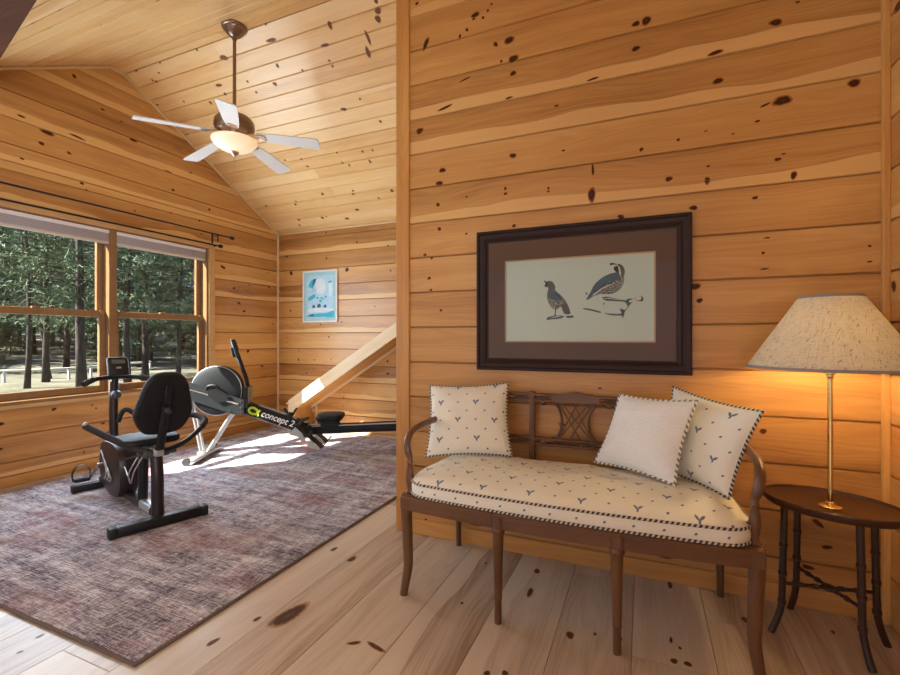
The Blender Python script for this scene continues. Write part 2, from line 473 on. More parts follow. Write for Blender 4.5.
# back wall
random.seed(11)
b = B()
be = [0.0, 0.09] + [z for z in grid(0.1, EZ + 0.02)[1:]]
boards(b, (0, YB, 0), (1, 0, 0), (0, 0, 1), (0, -1, 0), be, lambda a, c: [(XL, XI + 0.2, XL, XI + 0.2)], ch=0.008, dp=0.012)
slab(b, [(XL - 0.1, 0), (XI + 0.3, 0), (XI + 0.3, EZ + 0.06), (XL - 0.1, EZ + 0.06)], 0.12, frame_M((0, YB + 0.0745, 0), (1, 0, 0), (0, 0, 1)))
def bknot(u, v, rx, ry, ang=0.0): b.knot(onY(u, v, YB), X_, Z_, Vector((0, -1, 0)), rx, ry, ang)
for (x, y, w, h) in [(365, 372, 16, 18), (588, 358, 18, 18), (628, 247, 10, 8), (752, 262, 8, 8), (762, 362, 8, 9), (347, 305, 13, 8), (506, 312, 7, 12), (505, 210, 8, 8), (515, 627, 11, 6), (567, 567, 8, 8), (482, 577, 9, 6), (540, 360, 6, 5), (700, 505, 10, 4), (362, 522, 8, 10), (360, 440, 9, 5)]:
    u, v = 200 + x / 4, 180 + y / 4; d = onY(u, v, YB).dot(FW) / FOC / 8; bknot(u, v, w * d, h * d, 0.1)
for (x, y, w, h) in [(610, 265, 14, 11), (612, 330, 24, 10), (467, 367, 8, 7), (190, 327, 11, 9), (148, 256, 8, 20), (148, 205, 6, 9), (230, 258, 6, 12), (383, 450, 8, 8), (305, 138, 14, 6), (316, 256, 6, 9), (225, 305, 7, 6), (275, 322, 6, 5), (380, 497, 7, 5), (90, 140, 7, 5), (90, 165, 7, 5)]:
    u, v = 270 + x / 5.19, 310 + y / 5.19; d = onY(u, v, YB).dot(FW) / FOC / 10.4; bknot(u, v, w * d, h * d, 0.1)
tag(b.build('wall_back', [PINE, KNOT], smooth=False), 'knotty pine wall behind the sloping box and small blue picture', 'wall', kind='structure')

# the long wall behind the settee
random.seed(16)
b = B()
def ceil_z(y): return RZ - SL * (2.67 - y) if y < 2.67 else RZ
pe = [0.0] + [0.2 + 0.2125 * k for k in range(0, 17) if 0.2 + 0.2125 * k < 3.6] + [3.66]
boards(b, (0, YP, 0), (1, 0, 0), (0, 0, 1), (0, -1, 0), pe, lambda a, c: [(XI + 0.08, XR + 0.02, XI + 0.08, XR + 0.02)], ch=0.0075, dp=0.012,
       tones={11: (0.88, 0.95), 12: (0.72, 0.90), 9: (0.72, 0.86), 13: (0.35, 0), 14: (0.5, 0), 15: (0.3, 0.8), 10: (0.30, 0), 8: (0.42, 0), 7: (0.25, 0), 6: (0.5, 0), 5: (0.4, 0), 4: (0.6, 0), 3: (0.8, 0), 2: (0.75, 0), 1: (0.9, 0), 0: (0.6, 0)})
slab(b, [(XI + 0.01, 0), (XR + 0.1, 0), (XR + 0.1, 3.66), (XI + 0.01, 3.66)], 0.12, frame_M((0, YP + 0.0745, 0), (1, 0, 0), (0, 0, 1)))
def pknot(u, v, rx, ry, ang=0.0): b.knot(onY(u, v, YP), X_, Z_, Vector((0, -1, 0)), rx, ry, ang)
def ptile(ox, oy, sc, L):
    for q in L:
        x, y, w, h = q[:4]; u, v = ox + x / sc, oy + y / sc
        d = onY(u, v, YP).dot(FW) / FOC / sc / 2
        pknot(u, v, w * d * 1.12, h * d * 1.05, q[4] if len(q) > 4 else 0.05)
ptile(400, 0, 3.552, [(60, 12, 13, 11), (92, 155, 46, 18, 1.05), (268, 52, 30, 20), (312, 37, 10, 10), (325, 14, 10, 9), (295, 62, 11, 11), (262, 66, 12, 10), (238, 105, 11, 14), (213, 128, 9, 17), (340, 157, 15, 20, .5), (388, 142, 34, 28), (403, 208, 34, 28), (360, 217, 10, 11), (402, 260, 24, 17),
                      (838, 84, 24, 22), (875, 73, 32, 30), (838, 172, 28, 19), (70, 465, 27, 25), (151, 604, 24, 19), (140, 650, 28, 16), (401, 552, 24, 18), (580, 534, 14, 7), (556, 375, 16, 8), (387, 347, 26, 8), (685, 603, 10, 40), (374, 668, 9, 12), (527, 667, 8, 9), (160, 382, 60, 9, .25), (685, 280, 40, 8, .1), (230, 282, 50, 6, .2)])
ptile(640, 0, 3.552, [(482, 79, 38, 26), (268, 187, 50, 14, .2), (277, 287, 36, 20), (505, 357, 62, 32), (445, 372, 36, 8, .4), (760, 294, 40, 28), (417, 430, 16, 9), (136, 496, 12, 11), (103, 635, 22, 20), (239, 641, 18, 26), (490, 565, 20, 14), (510, 546, 12, 7), (546, 622, 18, 30), (560, 7, 16, 8), (234, 465, 14, 4), (330, 475, 10, 5), (242, 590, 12, 8), (5, 530, 14, 14), (239, 641, 16, 24)])
ptile(400, 180, 3.552, [(135, 87, 15, 14), (140, 173, 14, 14), (89, 265, 12, 10), (113, 277, 10, 9), (104, 348, 13, 11), (146, 462, 10, 10), (405, 162, 14, 13), (237, 59, 9, 7), (236, 190, 10, 7), (681, 52, 24, 56), (785, 130, 22, 17), (374, 30, 11, 12), (375, 48, 12, 11), (527, 30, 8, 8), (527, 40, 9, 7), (110, 390, 10, 9)])
ptile(680, 180, 3.068, [(41, 85, 22, 16), (230, 54, 18, 9), (267, 177, 16, 5), (255, 223, 10, 8), (260, 272, 24, 5), (582, 202, 9, 8), (582, 250, 14, 6), (47, 326, 26, 22), (60, 369, 18, 15), (83, 4, 12, 10)])
for (u, v, rx, ry, a) in [(763, 431, .018, .013, 0), (818, 523, .035, .011, -.7), (827, 547, .022, .011, .2), (808, 567, .024, .012, -.2), (477, 524, .06, .012, 0), (667, 556, .045, .014, -.05), (528, 543, .013, .008, 0), (694, 576, .012, .007, 0), (426, 519, .01, .006, 0), (562, 424, .02, .009, 0), (554, 438, .022, .01, .3), (600, 388, .01, .006, 0)]:
    pknot(u, v, rx, ry, a)
tag(b.build('wall_middle', [PINE, KNOT], smooth=False), 'knotty pine wall behind the settee and the quail print', 'wall', kind='structure')

# right wall and the wall closing off the far room, rear wall with its window openings
random.seed(9)
b = B()
boards(b, (XR, 0, 0), (0, 1, 0), (0, 0, 1), (-1, 0, 0), pe, lambda a, c: [(YR, YP + 0.02, YR, YP + 0.02)] if c < 2.6 else [(max(YR, 2.67 - (RZ - c) / SL) if c > 2.605 else YR, YP + 0.02, max(YR, 2.67 - (RZ - c) / SL) if c > 2.605 else YR, YP + 0.02)], ch=0.0075, dp=0.012)
slab(b, [(YR, 0), (YP + 0.1, 0), (YP + 0.1, 3.66), (0.6, 2.605), (YR, 2.605)], 0.12, Matrix(((0, 0, 1, XR + 0.0745), (1, 0, 0, 0), (0, 1, 0, 0), (0, 0, 0, 1))))
def rknot(u, v, rx, ry): b.knot(onX(u, v, XR), Y_, Z_, Vector((-1, 0, 0)), rx, ry)
for (u, v, rx, ry) in [(894, 286, .02, .026), (899, 5, .05, .02), (888, 121, .012, .008), (889, 628, .02, .015)]: rknot(u, v, rx, ry)
tag(b.build('wall_right', [PINE, KNOT], smooth=False), 'knotty pine wall at the right edge beside lamp', 'wall', kind='structure')
b = B()
boards(b, (XI + 0.13, 0, 0), (0, 1, 0), (0, 0, 1), (-1, 0, 0), pe[:-1], lambda a, c: [(YP + 0.1, min(YB, 2.82 + (RZ - c) / SL), YP + 0.1, min(YB, 2.82 + (RZ - c) / SL))])
slab(b, [(YP + 0.1, 0), (YB + 0.1, 0), (YB + 0.1, EZ), (2.82, RZ), (YP + 0.1, RZ)], 0.1, Matrix(((0, 0, 1, XI + 0.1945), (1, 0, 0, 0), (0, 1, 0, 0), (0, 0, 0, 1))))
tag(b.build('wall_inner', [PINE, KNOT], smooth=False), 'pine wall of the exercise corner behind the partition', 'wall', kind='structure')
b = B()
for poly in ([(XL - .1, 0), (XR + .1, 0), (XR + .1, 0.45), (XL - .1, 0.45)], [(XL - .1, 2.45), (XR + .1, 2.45), (XR + .1, 2.66), (XL - .1, 2.66)], [(XL - .1, .45), (-3.4, .45), (-3.4, 2.45), (XL - .1, 2.45)], [(0.6, .45), (XR + .1, .45), (XR + .1, 2.45), (0.6, 2.45)]):
    slab(b, poly, 0.12, frame_M((0, YR - 0.06, 0), (1, 0, 0), (0, 0, 1)))
tag(b.build('wall_rear', [PINE, KNOT], smooth=False), 'pine wall behind the camera with wide window opening', 'wall', kind='structure')

# ceiling: far slope, flat ridge strip, near slope, flat part
random.seed(31)
b = B()
c_, s_ = cos(math.atan(SL)), sin(math.atan(SL))
lf = hypot(YB - 2.82, RZ - EZ) + 0.03
st = 0.1405
xs = [(XL, XR + .1, XL, XR + .1)]
boards(b, (0, 2.82, RZ), (1, 0, 0), (0, c_, -s_), (0, -s_, -c_), [0.0] + [0.005 + st * k for k in range(1, int(lf / st) + 1)] + [lf], lambda a, c: xs, ch=0.009, dp=0.012, joints=3.4)
boards(b, (0, 2.67, RZ), (1, 0, 0), (0, 1, 0), (0, 0, -1), [0.0, 0.075, 0.15], lambda a, c: xs, ch=0.004, dp=0.004, joints=3.4)
ln = hypot(2.07, RZ - 2.605); cn_, sn_ = 2.07 / ln, (RZ - 2.605) / ln
boards(b, (0, 2.67, RZ), (1, 0, 0), (0, -cn_, -sn_), (0, sn_, -cn_), [st * k for k in range(0, int(ln / st) + 1)] + [ln], lambda a, c: xs, ch=0.009, dp=0.012, joints=3.4)
boards(b, (0, 0.6, 2.605), (1, 0, 0), (0, -1, 0), (0, 0, -1), [st * k for k in range(0, 27)] + [3.82], lambda a, c: xs, joints=3.4)
for (p, q) in (((YB + 0.12, EZ - SL * 0.12 + 0.0145), (2.82, RZ + 0.0135)), ((2.82, RZ + 0.0135), (2.67, RZ + 0.0135)), ((2.67, RZ + 0.0135), (0.6, 2.6195)), ((0.6, 2.6195), (YR - .1, 2.6195))):
    slab(b, [(p[0], p[1]), (p[0], p[1] + 0.14), (q[0], q[1] + 0.14), (q[0], q[1])], XR - XL + 0.3, Matrix(((0, 0, 1, (XL + XR) / 2), (1, 0, 0, 0), (0, 1, 0, 0), (0, 0, 0, 1))))
CO, CU, CV, CN = Vector((0, 2.82, RZ)), X_, Vector((0, c_, -s_)), Vector((0, -s_, -c_))
def cknot(u, v, rx, ry, ang=0.0):
    d = ray(u, v); o = Vector((0, 0, CAM_H)); t = (CO - o).dot(CN) / d.dot(CN); b.knot(o + d * t, CU, CV, CN, rx, ry, ang)
for (x, y, w, h) in [(712, 42, 18, 12), (712, 75, 18, 12), (520, 100, 12, 16), (672, 150, 10, 26), (672, 208, 12, 24), (285, 160, 34, 8), (300, 335, 14, 10), (310, 262, 10, 10), (500, 180, 30, 6), (95, 230, 26, 12), (75, 340, 24, 8), (517, 242, 8, 6), (530, 264, 8, 6), (575, 436, 22, 8), (722, 485, 10, 8), (650, 605, 9, 8), (570, 650, 8, 7), (690, 600, 8, 7), (547, 610, 8, 6), (405, 635, 9, 6), (430, 665, 14, 6), (340, 640, 9, 6), (640, 395, 9, 6), (190, 325, 9, 6), (410, 280, 7, 6), (225, 368, 10, 6), (597, 660, 9, 7), (680, 645, 9, 12), (260, 93, 10, 7), (100, 375, 9, 8), (42, 410, 10, 10), (705, 5, 10, 8)]:
    u, v = 200 + x / 4, y / 4; cknot(u, v, w * 0.0015, h * 0.0022, 0.1)
for (x, y, w, h) in [(490, 55, 10, 6), (612, 42, 9, 4), (612, 55, 9, 5), (382, 97, 8, 6), (384, 85, 5, 5), (265, 103, 8, 5), (628, 118, 14, 6), (588, 153, 18, 5), (490, 150, 12, 6), (395, 158, 10, 6), (398, 180, 8, 5), (715, 72, 7, 5), (768, 42, 10, 8), (505, 145, 6, 4)]:
    u, v = 200 + x / 4, 180 + y / 4; cknot(u, v, w * 0.002, h * 0.0035)
for (x, y) in [(545, 282), (635, 290), (640, 250), (735, 405), (630, 418), (612, 435), (610, 320), (625, 325), (750, 535), (465, 180), (788, 198), (870, 152), (690, 200)]:
    cknot(x / 4, y / 4, random.uniform(.010, .018), random.uniform(.008, .014))
NO, NV, NN = Vector((0, 2.67, RZ)), Vector((0, -c_, -s_)), Vector((0, s_, -c_))
for (x, y) in [(40, 62), (168, 42), (242, 40), (128, 92), (200, 112), (400, 100), (495, 52), (466, 82), (630, 2), (330, 30)]:
    u, v = x / 4, y / 4; d = ray(u, v); o = Vector((0, 0, CAM_H)); t = (NO - o).dot(NN) / d.dot(NN); b.knot(o + d * t, X_, NV, NN, random.uniform(.016, .03), .012)
tag(b.build('ceiling', [PINEC, KNOTC], smooth=False), 'vaulted tongue and groove pine ceiling above the fan', 'ceiling', kind='structure')

# trims
def trim(name, pieces, label, mats=TRIM):
    bb = B()
    for p in pieces: plank(bb, **p)
    return tag(bb.build(name, mats, smooth=False), label, 'trim', kind='structure')
trim('trim_1', [dict(c=(XI + 0.045, YP + 0.052, 1.83), size=(0.09, 0.136, 3.66), along=2, tone=0.9)], 'pine corner board at the free end of the settee wall')
trim('trim_2', [dict(c=(XR - 0.012, YP - 0.013, 1.8), size=(0.025, 0.027, 3.6), along=2, tone=0.3)], 'slim pine corner strip behind the lamp')
trim('trim_3', [dict(c=(XL + 0.012, YB - 0.012, 1.31), size=(0.022, 0.022, 2.62), along=2, tone=0.1)], 'slim pine corner strip left of the small blue picture', PALE)
ang = math.atan(SL)
mid = Vector((XL + 0.011, (2.82 + YB) / 2, (RZ + EZ) / 2)) - Vector((0, s_, c_)) * 0.012
trim('trim_4', [dict(c=mid, size=(0.022, lf - 0.03, 0.022), rot=(-ang, 0, 0), along=1, tone=0.15),
                dict(c=(XL + 0.011, 2.745, RZ - 0.011), size=(0.022, 0.15, 0.022), along=1, tone=0.15),
                dict(c=Vector((XL + 0.011, 1.635, (RZ + 2.605) / 2)) + Vector((0, s_, -c_)) * 0.012, size=(0.022, ln, 0.022), rot=(ang, 0, 0), along=1, tone=0.15)], 'pine strip along the gable where ceiling meets the window wall', PALE)
trim('trim_5', [dict(c=((XL + XI) / 2, YB - 0.009, EZ - 0.016), size=(XI - XL, 0.018, 0.02), along=0, tone=0.1)], 'pine strip where the far ceiling slope meets the back wall', PALE)
trim('baseboard_middle', [dict(c=((XI + XR) / 2 + 0.03, YP - 0.007, 0.044), size=(XR - XI - 0.1, 0.014, 0.088), along=0, tone=0.75)], 'low pine baseboard behind the settee')
# the dark timber at the top left: runs down the near slope
p0, p1 = Vector((-3.459, 1.400, 3.054)), Vector((-3.105, 1.298, 2.997))
dv = (p1 - p0).normalized(); nn = NN
sd = dv.cross(nn).normalized()
if sd.dot(Vector((-1, -1, 0))) < 0: sd = -sd
cen = (p0 + p1) / 2 + sd * 0.09 + nn * 0.05
bb = B(); bb.box((0, 0, 0), (2.2, 0.18, 0.12), M=frame_M(cen - dv * 0.3, dv, sd), bevel=0.006)
tag(bb.build('trim_6', DARKBEAM), 'dark stained timber on ceiling at the top left corner', 'beam', kind='structure')

# sloping boxed side on the back wall
bb = B()
ZF, YF = 2.817, 4.5
def pl(x): return ZF + 0.62 * x
x0, x1 = -4.17, XI - 0.02
th = math.atan(0.62)
L = (x1 - x0) / cos(th)
mx = (x0 + x1) / 2
Mb = frame_M((mx, YF, pl(mx)), (cos(th), 0, sin(th)), (0, 1, 0))   # x along the slope, y into the wall, z up
b = bb
hh = 0.165
vs = [(x0, YF, 0.0), (x0, YF, pl(x0) + hh), (x1, YF, pl(x1) + hh), (x1, YF, pl(x1)), (x0 + 0.09, YF, pl(x0 + 0.09)), (x0 + 0.09, YF, 0.0)]
n = len(vs); V2 = [Vector(p) for p in vs] + [Vector(p) + Vector((0, 0.03, 0)) for p in vs]
F = [list(range(n)), list(range(n, 2 * n))[::-1]] + [[(i + 1) % n, i, n + i, n + (i + 1) % n] for i in range(n)]
def uvs_for(F, V2): return [[((V2[k].x * cos(th) + V2[k].z * sin(th)) + 3.3, (-V2[k].x * sin(th) + V2[k].z * cos(th)) + V2[k].y) for k in f] for f in F]
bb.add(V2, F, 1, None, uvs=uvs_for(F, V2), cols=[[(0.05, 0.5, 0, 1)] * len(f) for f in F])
for k in range(2):                                     # soffit boards and top boards, run along the slope
    y0 = YF + 0.03 + k * 0.157
    plank(bb, (0, 0.03 + 0.157 * k + 0.078, 0.008), (L, 0.156, 0.016), M=Mb, along=0, tone=0.3)
    plank(bb, (0, 0.03 + 0.157 * k + 0.078, hh * cos(th) - 0.012), (L, 0.156, 0.02), M=Mb, along=0, tone=0.4)
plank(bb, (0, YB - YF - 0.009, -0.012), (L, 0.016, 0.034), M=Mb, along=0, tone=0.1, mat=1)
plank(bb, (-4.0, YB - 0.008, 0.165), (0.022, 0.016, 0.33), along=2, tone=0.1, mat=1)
plank(bb, (x0 + 0.045, (YF + 0.03 + YB) / 2, 0.2), (0.09, YB - YF - 0.03, 0.40), along=2, tone=0.85)
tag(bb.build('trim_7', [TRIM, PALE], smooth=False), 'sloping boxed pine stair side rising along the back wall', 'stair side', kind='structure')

# ------------------------------------------------------------------ more materials
BLACK = plain('black_paint', (0.008, 0.008, 0.009), 0.42, Specular_IOR_Level=0.35)
BLACKP = plain('black_plastic', (0.011, 0.011, 0.012), 0.5, Specular_IOR_Level=0.35)
VINYL = plain('black_vinyl', (0.008, 0.008, 0.009), 0.6, bump=0.08, Specular_IOR_Level=0.3)
FOAM = plain('black_foam_grip', (0.012, 0.012, 0.012), 0.7)
BROWNP = plain('maroon_brown_plastic', (0.020, 0.012, 0.012), 0.38, Specular_IOR_Level=0.35)
SILVER = plain('silver_paint', (0.45, 0.46, 0.48), 0.35, 0.6)
STEEL = plain('bright_steel', (0.62, 0.62, 0.63), 0.25, 1.0)
ALU = plain('grey_aluminium', (0.42, 0.43, 0.44), 0.35, 0.85)
GREYP = plain('grey_plastic', (0.045, 0.05, 0.055), 0.45)
LCD = plain('console_screen', (0.10, 0.115, 0.10), 0.2)
IRON = plain('dark_iron', (0.02, 0.022, 0.028), 0.35, 0.6)
BRONZE = plain('bronze', (0.27, 0.195, 0.155), 0.3, 0.85)
BRASS = plain('polished_brass', (0.62, 0.47, 0.23), 0.22, 1.0, var=0.05)
RODW = fine_wood('fan_rod_bronze', (0.26, 0.14, 0.07), (0.18, 0.09, 0.045), 0.35, axis=2)
WALNUT = fine_wood('settee_wood', (0.20, 0.094, 0.039), (0.085, 0.036, 0.016), 0.36, axis=2, scale=0.7)
WALNUTX = fine_wood('settee_rail_wood', (0.20, 0.092, 0.038), (0.085, 0.035, 0.016), 0.36, axis=0, scale=0.7)
MAHOG = fine_wood('table_wood', (0.060, 0.022, 0.012), (0.022, 0.009, 0.006), 0.35, axis=2)
MAHOGT = fine_wood('table_top_wood', (0.075, 0.030, 0.016), (0.030, 0.012, 0.008), 0.33, axis=0, scale=0.5, Specular_IOR_Level=0.35)
FRAMEW = fine_wood('picture_frame_wood', (0.040, 0.017, 0.014), (0.018, 0.008, 0.008), 0.45, axis=0, Specular_IOR_Level=0.25)
GILT = plain('gilt_slip', (0.42, 0.30, 0.18), 0.5, 0.1)
MATB = plain('brown_mat_board', (0.105, 0.064, 0.044), 0.8, var=0.06)
WHITEF = plain('white_frame', (0.72, 0.74, 0.75), 0.4, var=0.03)

def glass_mat(name, tint=(1, 1, 1), refl=0.06):
    t = NT(name)
    tr = t.node('ShaderNodeBsdfTransparent'); tr.inputs[0].default_value = tuple(tint) + (1,)
    gl = t.node('ShaderNodeBsdfGlossy'); gl.inputs['Roughness'].default_value = 0.03
    lw = t.node('ShaderNodeLayerWeight'); lw.inputs['Blend'].default_value = 0.5
    fr = t.math('MULTIPLY_ADD', t.math('POWER', lw.outputs['Facing'], 5.0), 0.55 if refl > 0.02 else 0.15, refl / 2)
    mx = t.node('ShaderNodeMixShader')
    t.link(fr, mx.inputs[0]); t.link(tr.outputs[0], mx.inputs[1]); t.link(gl.outputs[0], mx.inputs[2])
    t.link(mx.outputs[0], t.out.inputs[0])
    return t.m
GLASS = glass_mat('window_glass', (0.93, 0.96, 0.95))
PGLASS = glass_mat('picture_glass', refl=0.012)

def rug_mat():
    t = NT('rug_weave'); o = t.coords(); s = t.sep(o)
    def st(a, b, sc=1.0, d=2): return t.noise(t.comb(t.math('MULTIPLY', s[0], a), t.math('MULTIPLY', s[1], b)), sc, d, 0.6, dims='2D')
    warp = st(14, 150, 1, 3); weft = st(130, 16, 1, 3)
    fleck = t.noise(o, 120, 2, 0.7)
    streak = st(2.0, 16.0, 1, 4); streak2 = st(9.0, 1.6, 1, 3)
    k = t.math('MULTIPLY_ADD', warp, 0.50, t.math('MULTIPLY', weft, 0.46))
    k = t.math('MULTIPLY_ADD', fleck, 0.40, k)
    k = t.math('MULTIPLY_ADD', streak, 0.40, k)
    k = t.math('MULTIPLY_ADD', streak2, 0.24, k)
    base = t.ramp(t.math('MULTIPLY', k, 0.5), [(0.40, (0.060, 0.055, 0.075)), (0.465, (0.24, 0.215, 0.255)), (0.52, (0.45, 0.42, 0.47)), (0.59, (0.76, 0.73, 0.76))])
    redm = t.math('MULTIPLY', t.math('SUBTRACT', t.noise(t.comb(t.math('MULTIPLY', s[0], 1.3), t.math('MULTIPLY', s[1], 2.6)), 1.0, 4, 0.6, dims='2D'), 0.50), 5.0, clamp=True)
    col = t.mix(t.math('MULTIPLY', redm, 0.55), base, (0.26, 0.070, 0.060))
    tan = t.math('MULTIPLY', t.math('SUBTRACT', t.noise(t.comb(t.math('MULTIPLY_ADD', s[0], 1.7, 7.0), t.math('MULTIPLY', s[1], 2.0)), 1.0, 3, 0.6, dims='2D'), 0.58), 5.0, clamp=True)
    col = t.mix(t.math('MULTIPLY', tan, 0.4), col, (0.34, 0.22, 0.13))
    t.bump(t.math('ADD', fleck, t.math('ADD', warp, weft)), 0.5, 0.006)
    return t.done(col, 0.95, Specular_IOR_Level=0.1)
RUG = rug_mat()
BIND = plain('rug_binding', (0.13, 0.09, 0.07), 0.9, scale=60, bump=0.2)

def sprig_mat(name, base=(0.81, 0.80, 0.71), ink=(0.035, 0.085, 0.20), cell=0.205):
    """cream cotton with navy sprigs (half-drop) and small dots between; uses the UV map in metres"""
    t = NT(name); uv = t.coords('UV')
    def cellco(off, size):
        m = t.node('ShaderNodeVectorMath', operation='MULTIPLY_ADD')
        t.link(uv, m.inputs[0]); m.inputs[1].default_value = (1 / size, 1 / size, 0); m.inputs[2].default_value = (off[0], off[1], 0)
        f = t.node('ShaderNodeVectorMath', operation='FRACTION'); t.link(m.outputs[0], f.inputs[0])
        q = t.node('ShaderNodeVectorMath', operation='SUBTRACT'); t.link(f.outputs[0], q.inputs[0]); q.inputs[1].default_value = (0.5, 0.5, 0)
        return q.outputs[0]
    def ell(co, cx, cy, rx, ry, rot, size):
        m = t.node('ShaderNodeMapping', vector_type='TEXTURE')
        t.link(co, m.inputs['Vector']); m.inputs['Location'].default_value = (cx / size, cy / size, 0)
        m.inputs['Rotation'].default_value = (0, 0, rot); m.inputs['Scale'].default_value = (rx / size, ry / size, 1)
        l = t.node('ShaderNodeVectorMath', operation='LENGTH'); t.link(m.outputs[0], l.inputs[0])
        return t.math('SUBTRACT', 1.35, l.outputs['Value'], clamp=True)
    mask = None
    def acc(x):
        nonlocal mask
        mask = x if mask is None else t.math('MAXIMUM', mask, x)
    for off in ((0, 0), (0.5, 0.5)):
        c = cellco(off, cell)
        acc(ell(c, -0.008, 0.004, 0.0095, 0.0042, -0.95, cell)); acc(ell(c, 0.009, 0.005, 0.010, 0.0044, 0.75, cell)); acc(ell(c, 0.000, -0.008, 0.0075, 0.0036, 1.4, cell))
    c = cellco((0, 0), cell / 2)
    for (off, sz) in (((0, 0), cell / 2), ((0.5, 0), cell), ((0, 0.5), cell)):
        c = cellco(off, sz); acc(ell(c, 0, 0, 0.0050, 0.0036, 0.7, sz))
    mask = t.math('MULTIPLY', mask, 3.0, clamp=True)
    weave = t.noise(t.coords(), 350, 2, 0.6)
    cloth = t.mix(weave, tuple(c * 0.93 for c in base), tuple(min(1, c * 1.05) for c in base))
    col = t.mix(t.math('MULTIPLY', mask, 0.85), cloth, ink)
    t.bump(t.noise(t.coords(), 9, 3, 0.55), 0.35, 0.02)
    return t.done(col, 0.9, Specular_IOR_Level=0.15, Sheen_Weight=0.1)
def rope_mat(name, a, c, k):
    t = NT(name); s = t.sep(t.coords('UV'))
    f = t.math('FRACT', t.math('ADD', t.math('MULTIPLY', s[0], k), s[1]))
    col = t.mix(t.math('GREATER_THAN', f, 0.5), a, c)
    return t.done(col, 0.8)
def ivory_mat():
    t = NT('ivory_matelasse'); s = t.sep(t.coords('UV'))
    r = t.math('SINE', t.math('MULTIPLY_ADD', s[1], 560.0, t.math('MULTIPLY', t.noise(t.coords(), 14, 2), 6.0)))
    n = t.noise(t.coords(), 40, 3)
    col = t.mix(n, (0.80, 0.83, 0.84), (0.86, 0.89, 0.90))
    t.bump(t.math('MULTIPLY_ADD', r, 0.4, n), 0.35, 0.004)
    return t.done(col, 0.85, Specular_IOR_Level=0.15)
SPRIG = sprig_mat('sprigged_cotton')
ROPE = rope_mat('navy_cream_rope', (0.02, 0.028, 0.06), (0.62, 0.54, 0.40), 55.0)
BOBBLE = rope_mat('cream_navy_bobble', (0.20, 0.17, 0.14), (0.78, 0.74, 0.64), 42.0)
IVORY = ivory_mat()

# ------------------------------------------------------------------ the big window
win = tag(thing('window_1', (XL, 2.663, ZW0), 0, 'pine framed pair of double hung windows looking onto pines', 'window'), kind='structure')
def wl_(y, z, x=0.0): return (x, y - 2.663, z - ZW0)
def wbox(b, x0, x1, y0, y1, z0, z1, bev=0.004):
    b.box(((x0 + x1) / 2 - XL, (y0 + y1) / 2 - 2.663, (z0 + z1) / 2 - ZW0), (x1 - x0, y1 - y0, z1 - z0), bevel=bev)
b = B()
wbox(b, XL, XL + 0.02, YW1, YW1 + 0.08, 0.625, 2.30); wbox(b, XL, XL + 0.02, YW0 - 0.08, YW0, 0.625, 2.30)
wbox(b, XL, XL + 0.022, YW0 - 0.08, YW1 + 0.08, 2.236, 2.302); wbox(b, XL, XL + 0.022, YW0 - 0.08, YW1 + 0.08, 0.625, 0.672)
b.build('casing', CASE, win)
b = B()
wbox(b, XL - 0.15, XL + 0.004, YW1 - 0.022, YW1 + 0.01, ZW0, ZW1); wbox(b, XL - 0.15, XL + 0.004, YW0 - 0.01, YW0 + 0.022, ZW0, ZW1)
wbox(b, XL - 0.15, XL + 0.004, YW0, YW1, ZW1 - 0.02, ZW1 + 0.01); wbox(b, XL - 0.15, XL + 0.03, YW0, YW1, ZW0 - 0.012, ZW0 + 0.016)
wbox(b, XL - 0.15, XL + 0.0, 2.685, 2.755, ZW0, ZW1)
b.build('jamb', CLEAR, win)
for (ya, yb) in ((YW0 + 0.022, 2.685), (2.755, YW1 - 0.022)):
    for k, (xc, z0, z1, bot, top) in enumerate(((XL - 0.075, ZW0 + 0.016, 1.455, 0.062, 0.06), (XL - 0.115, 1.395, ZW1 - 0.02, 0.06, 0.05))):
        b = B(); s = 0.052
        wbox(b, xc - 0.018, xc + 0.018, ya, ya + s, z0, z1); wbox(b, xc - 0.018, xc + 0.018, yb - s, yb, z0, z1)
        wbox(b, xc - 0.018, xc + 0.018, ya + s, yb - s, z0, z0 + bot); wbox(b, xc - 0.018, xc + 0.018, ya + s, yb - s, z1 - top, z1)
        if k == 0: wbox(b, xc + 0.0, xc + 0.03, (ya + yb) / 2 - 0.03, (ya + yb) / 2 + 0.03, z1 - 0.012, z1 + 0.01, 0.003)
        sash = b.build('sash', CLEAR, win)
        g = B(); wbox(g, xc - 0.003, xc + 0.003, ya + s - 0.006, yb - s + 0.006, z0 + bot - 0.006, z1 - top + 0.006, 0)
        g.build('pane', GLASS, sash)
tag(win, kind='structure')

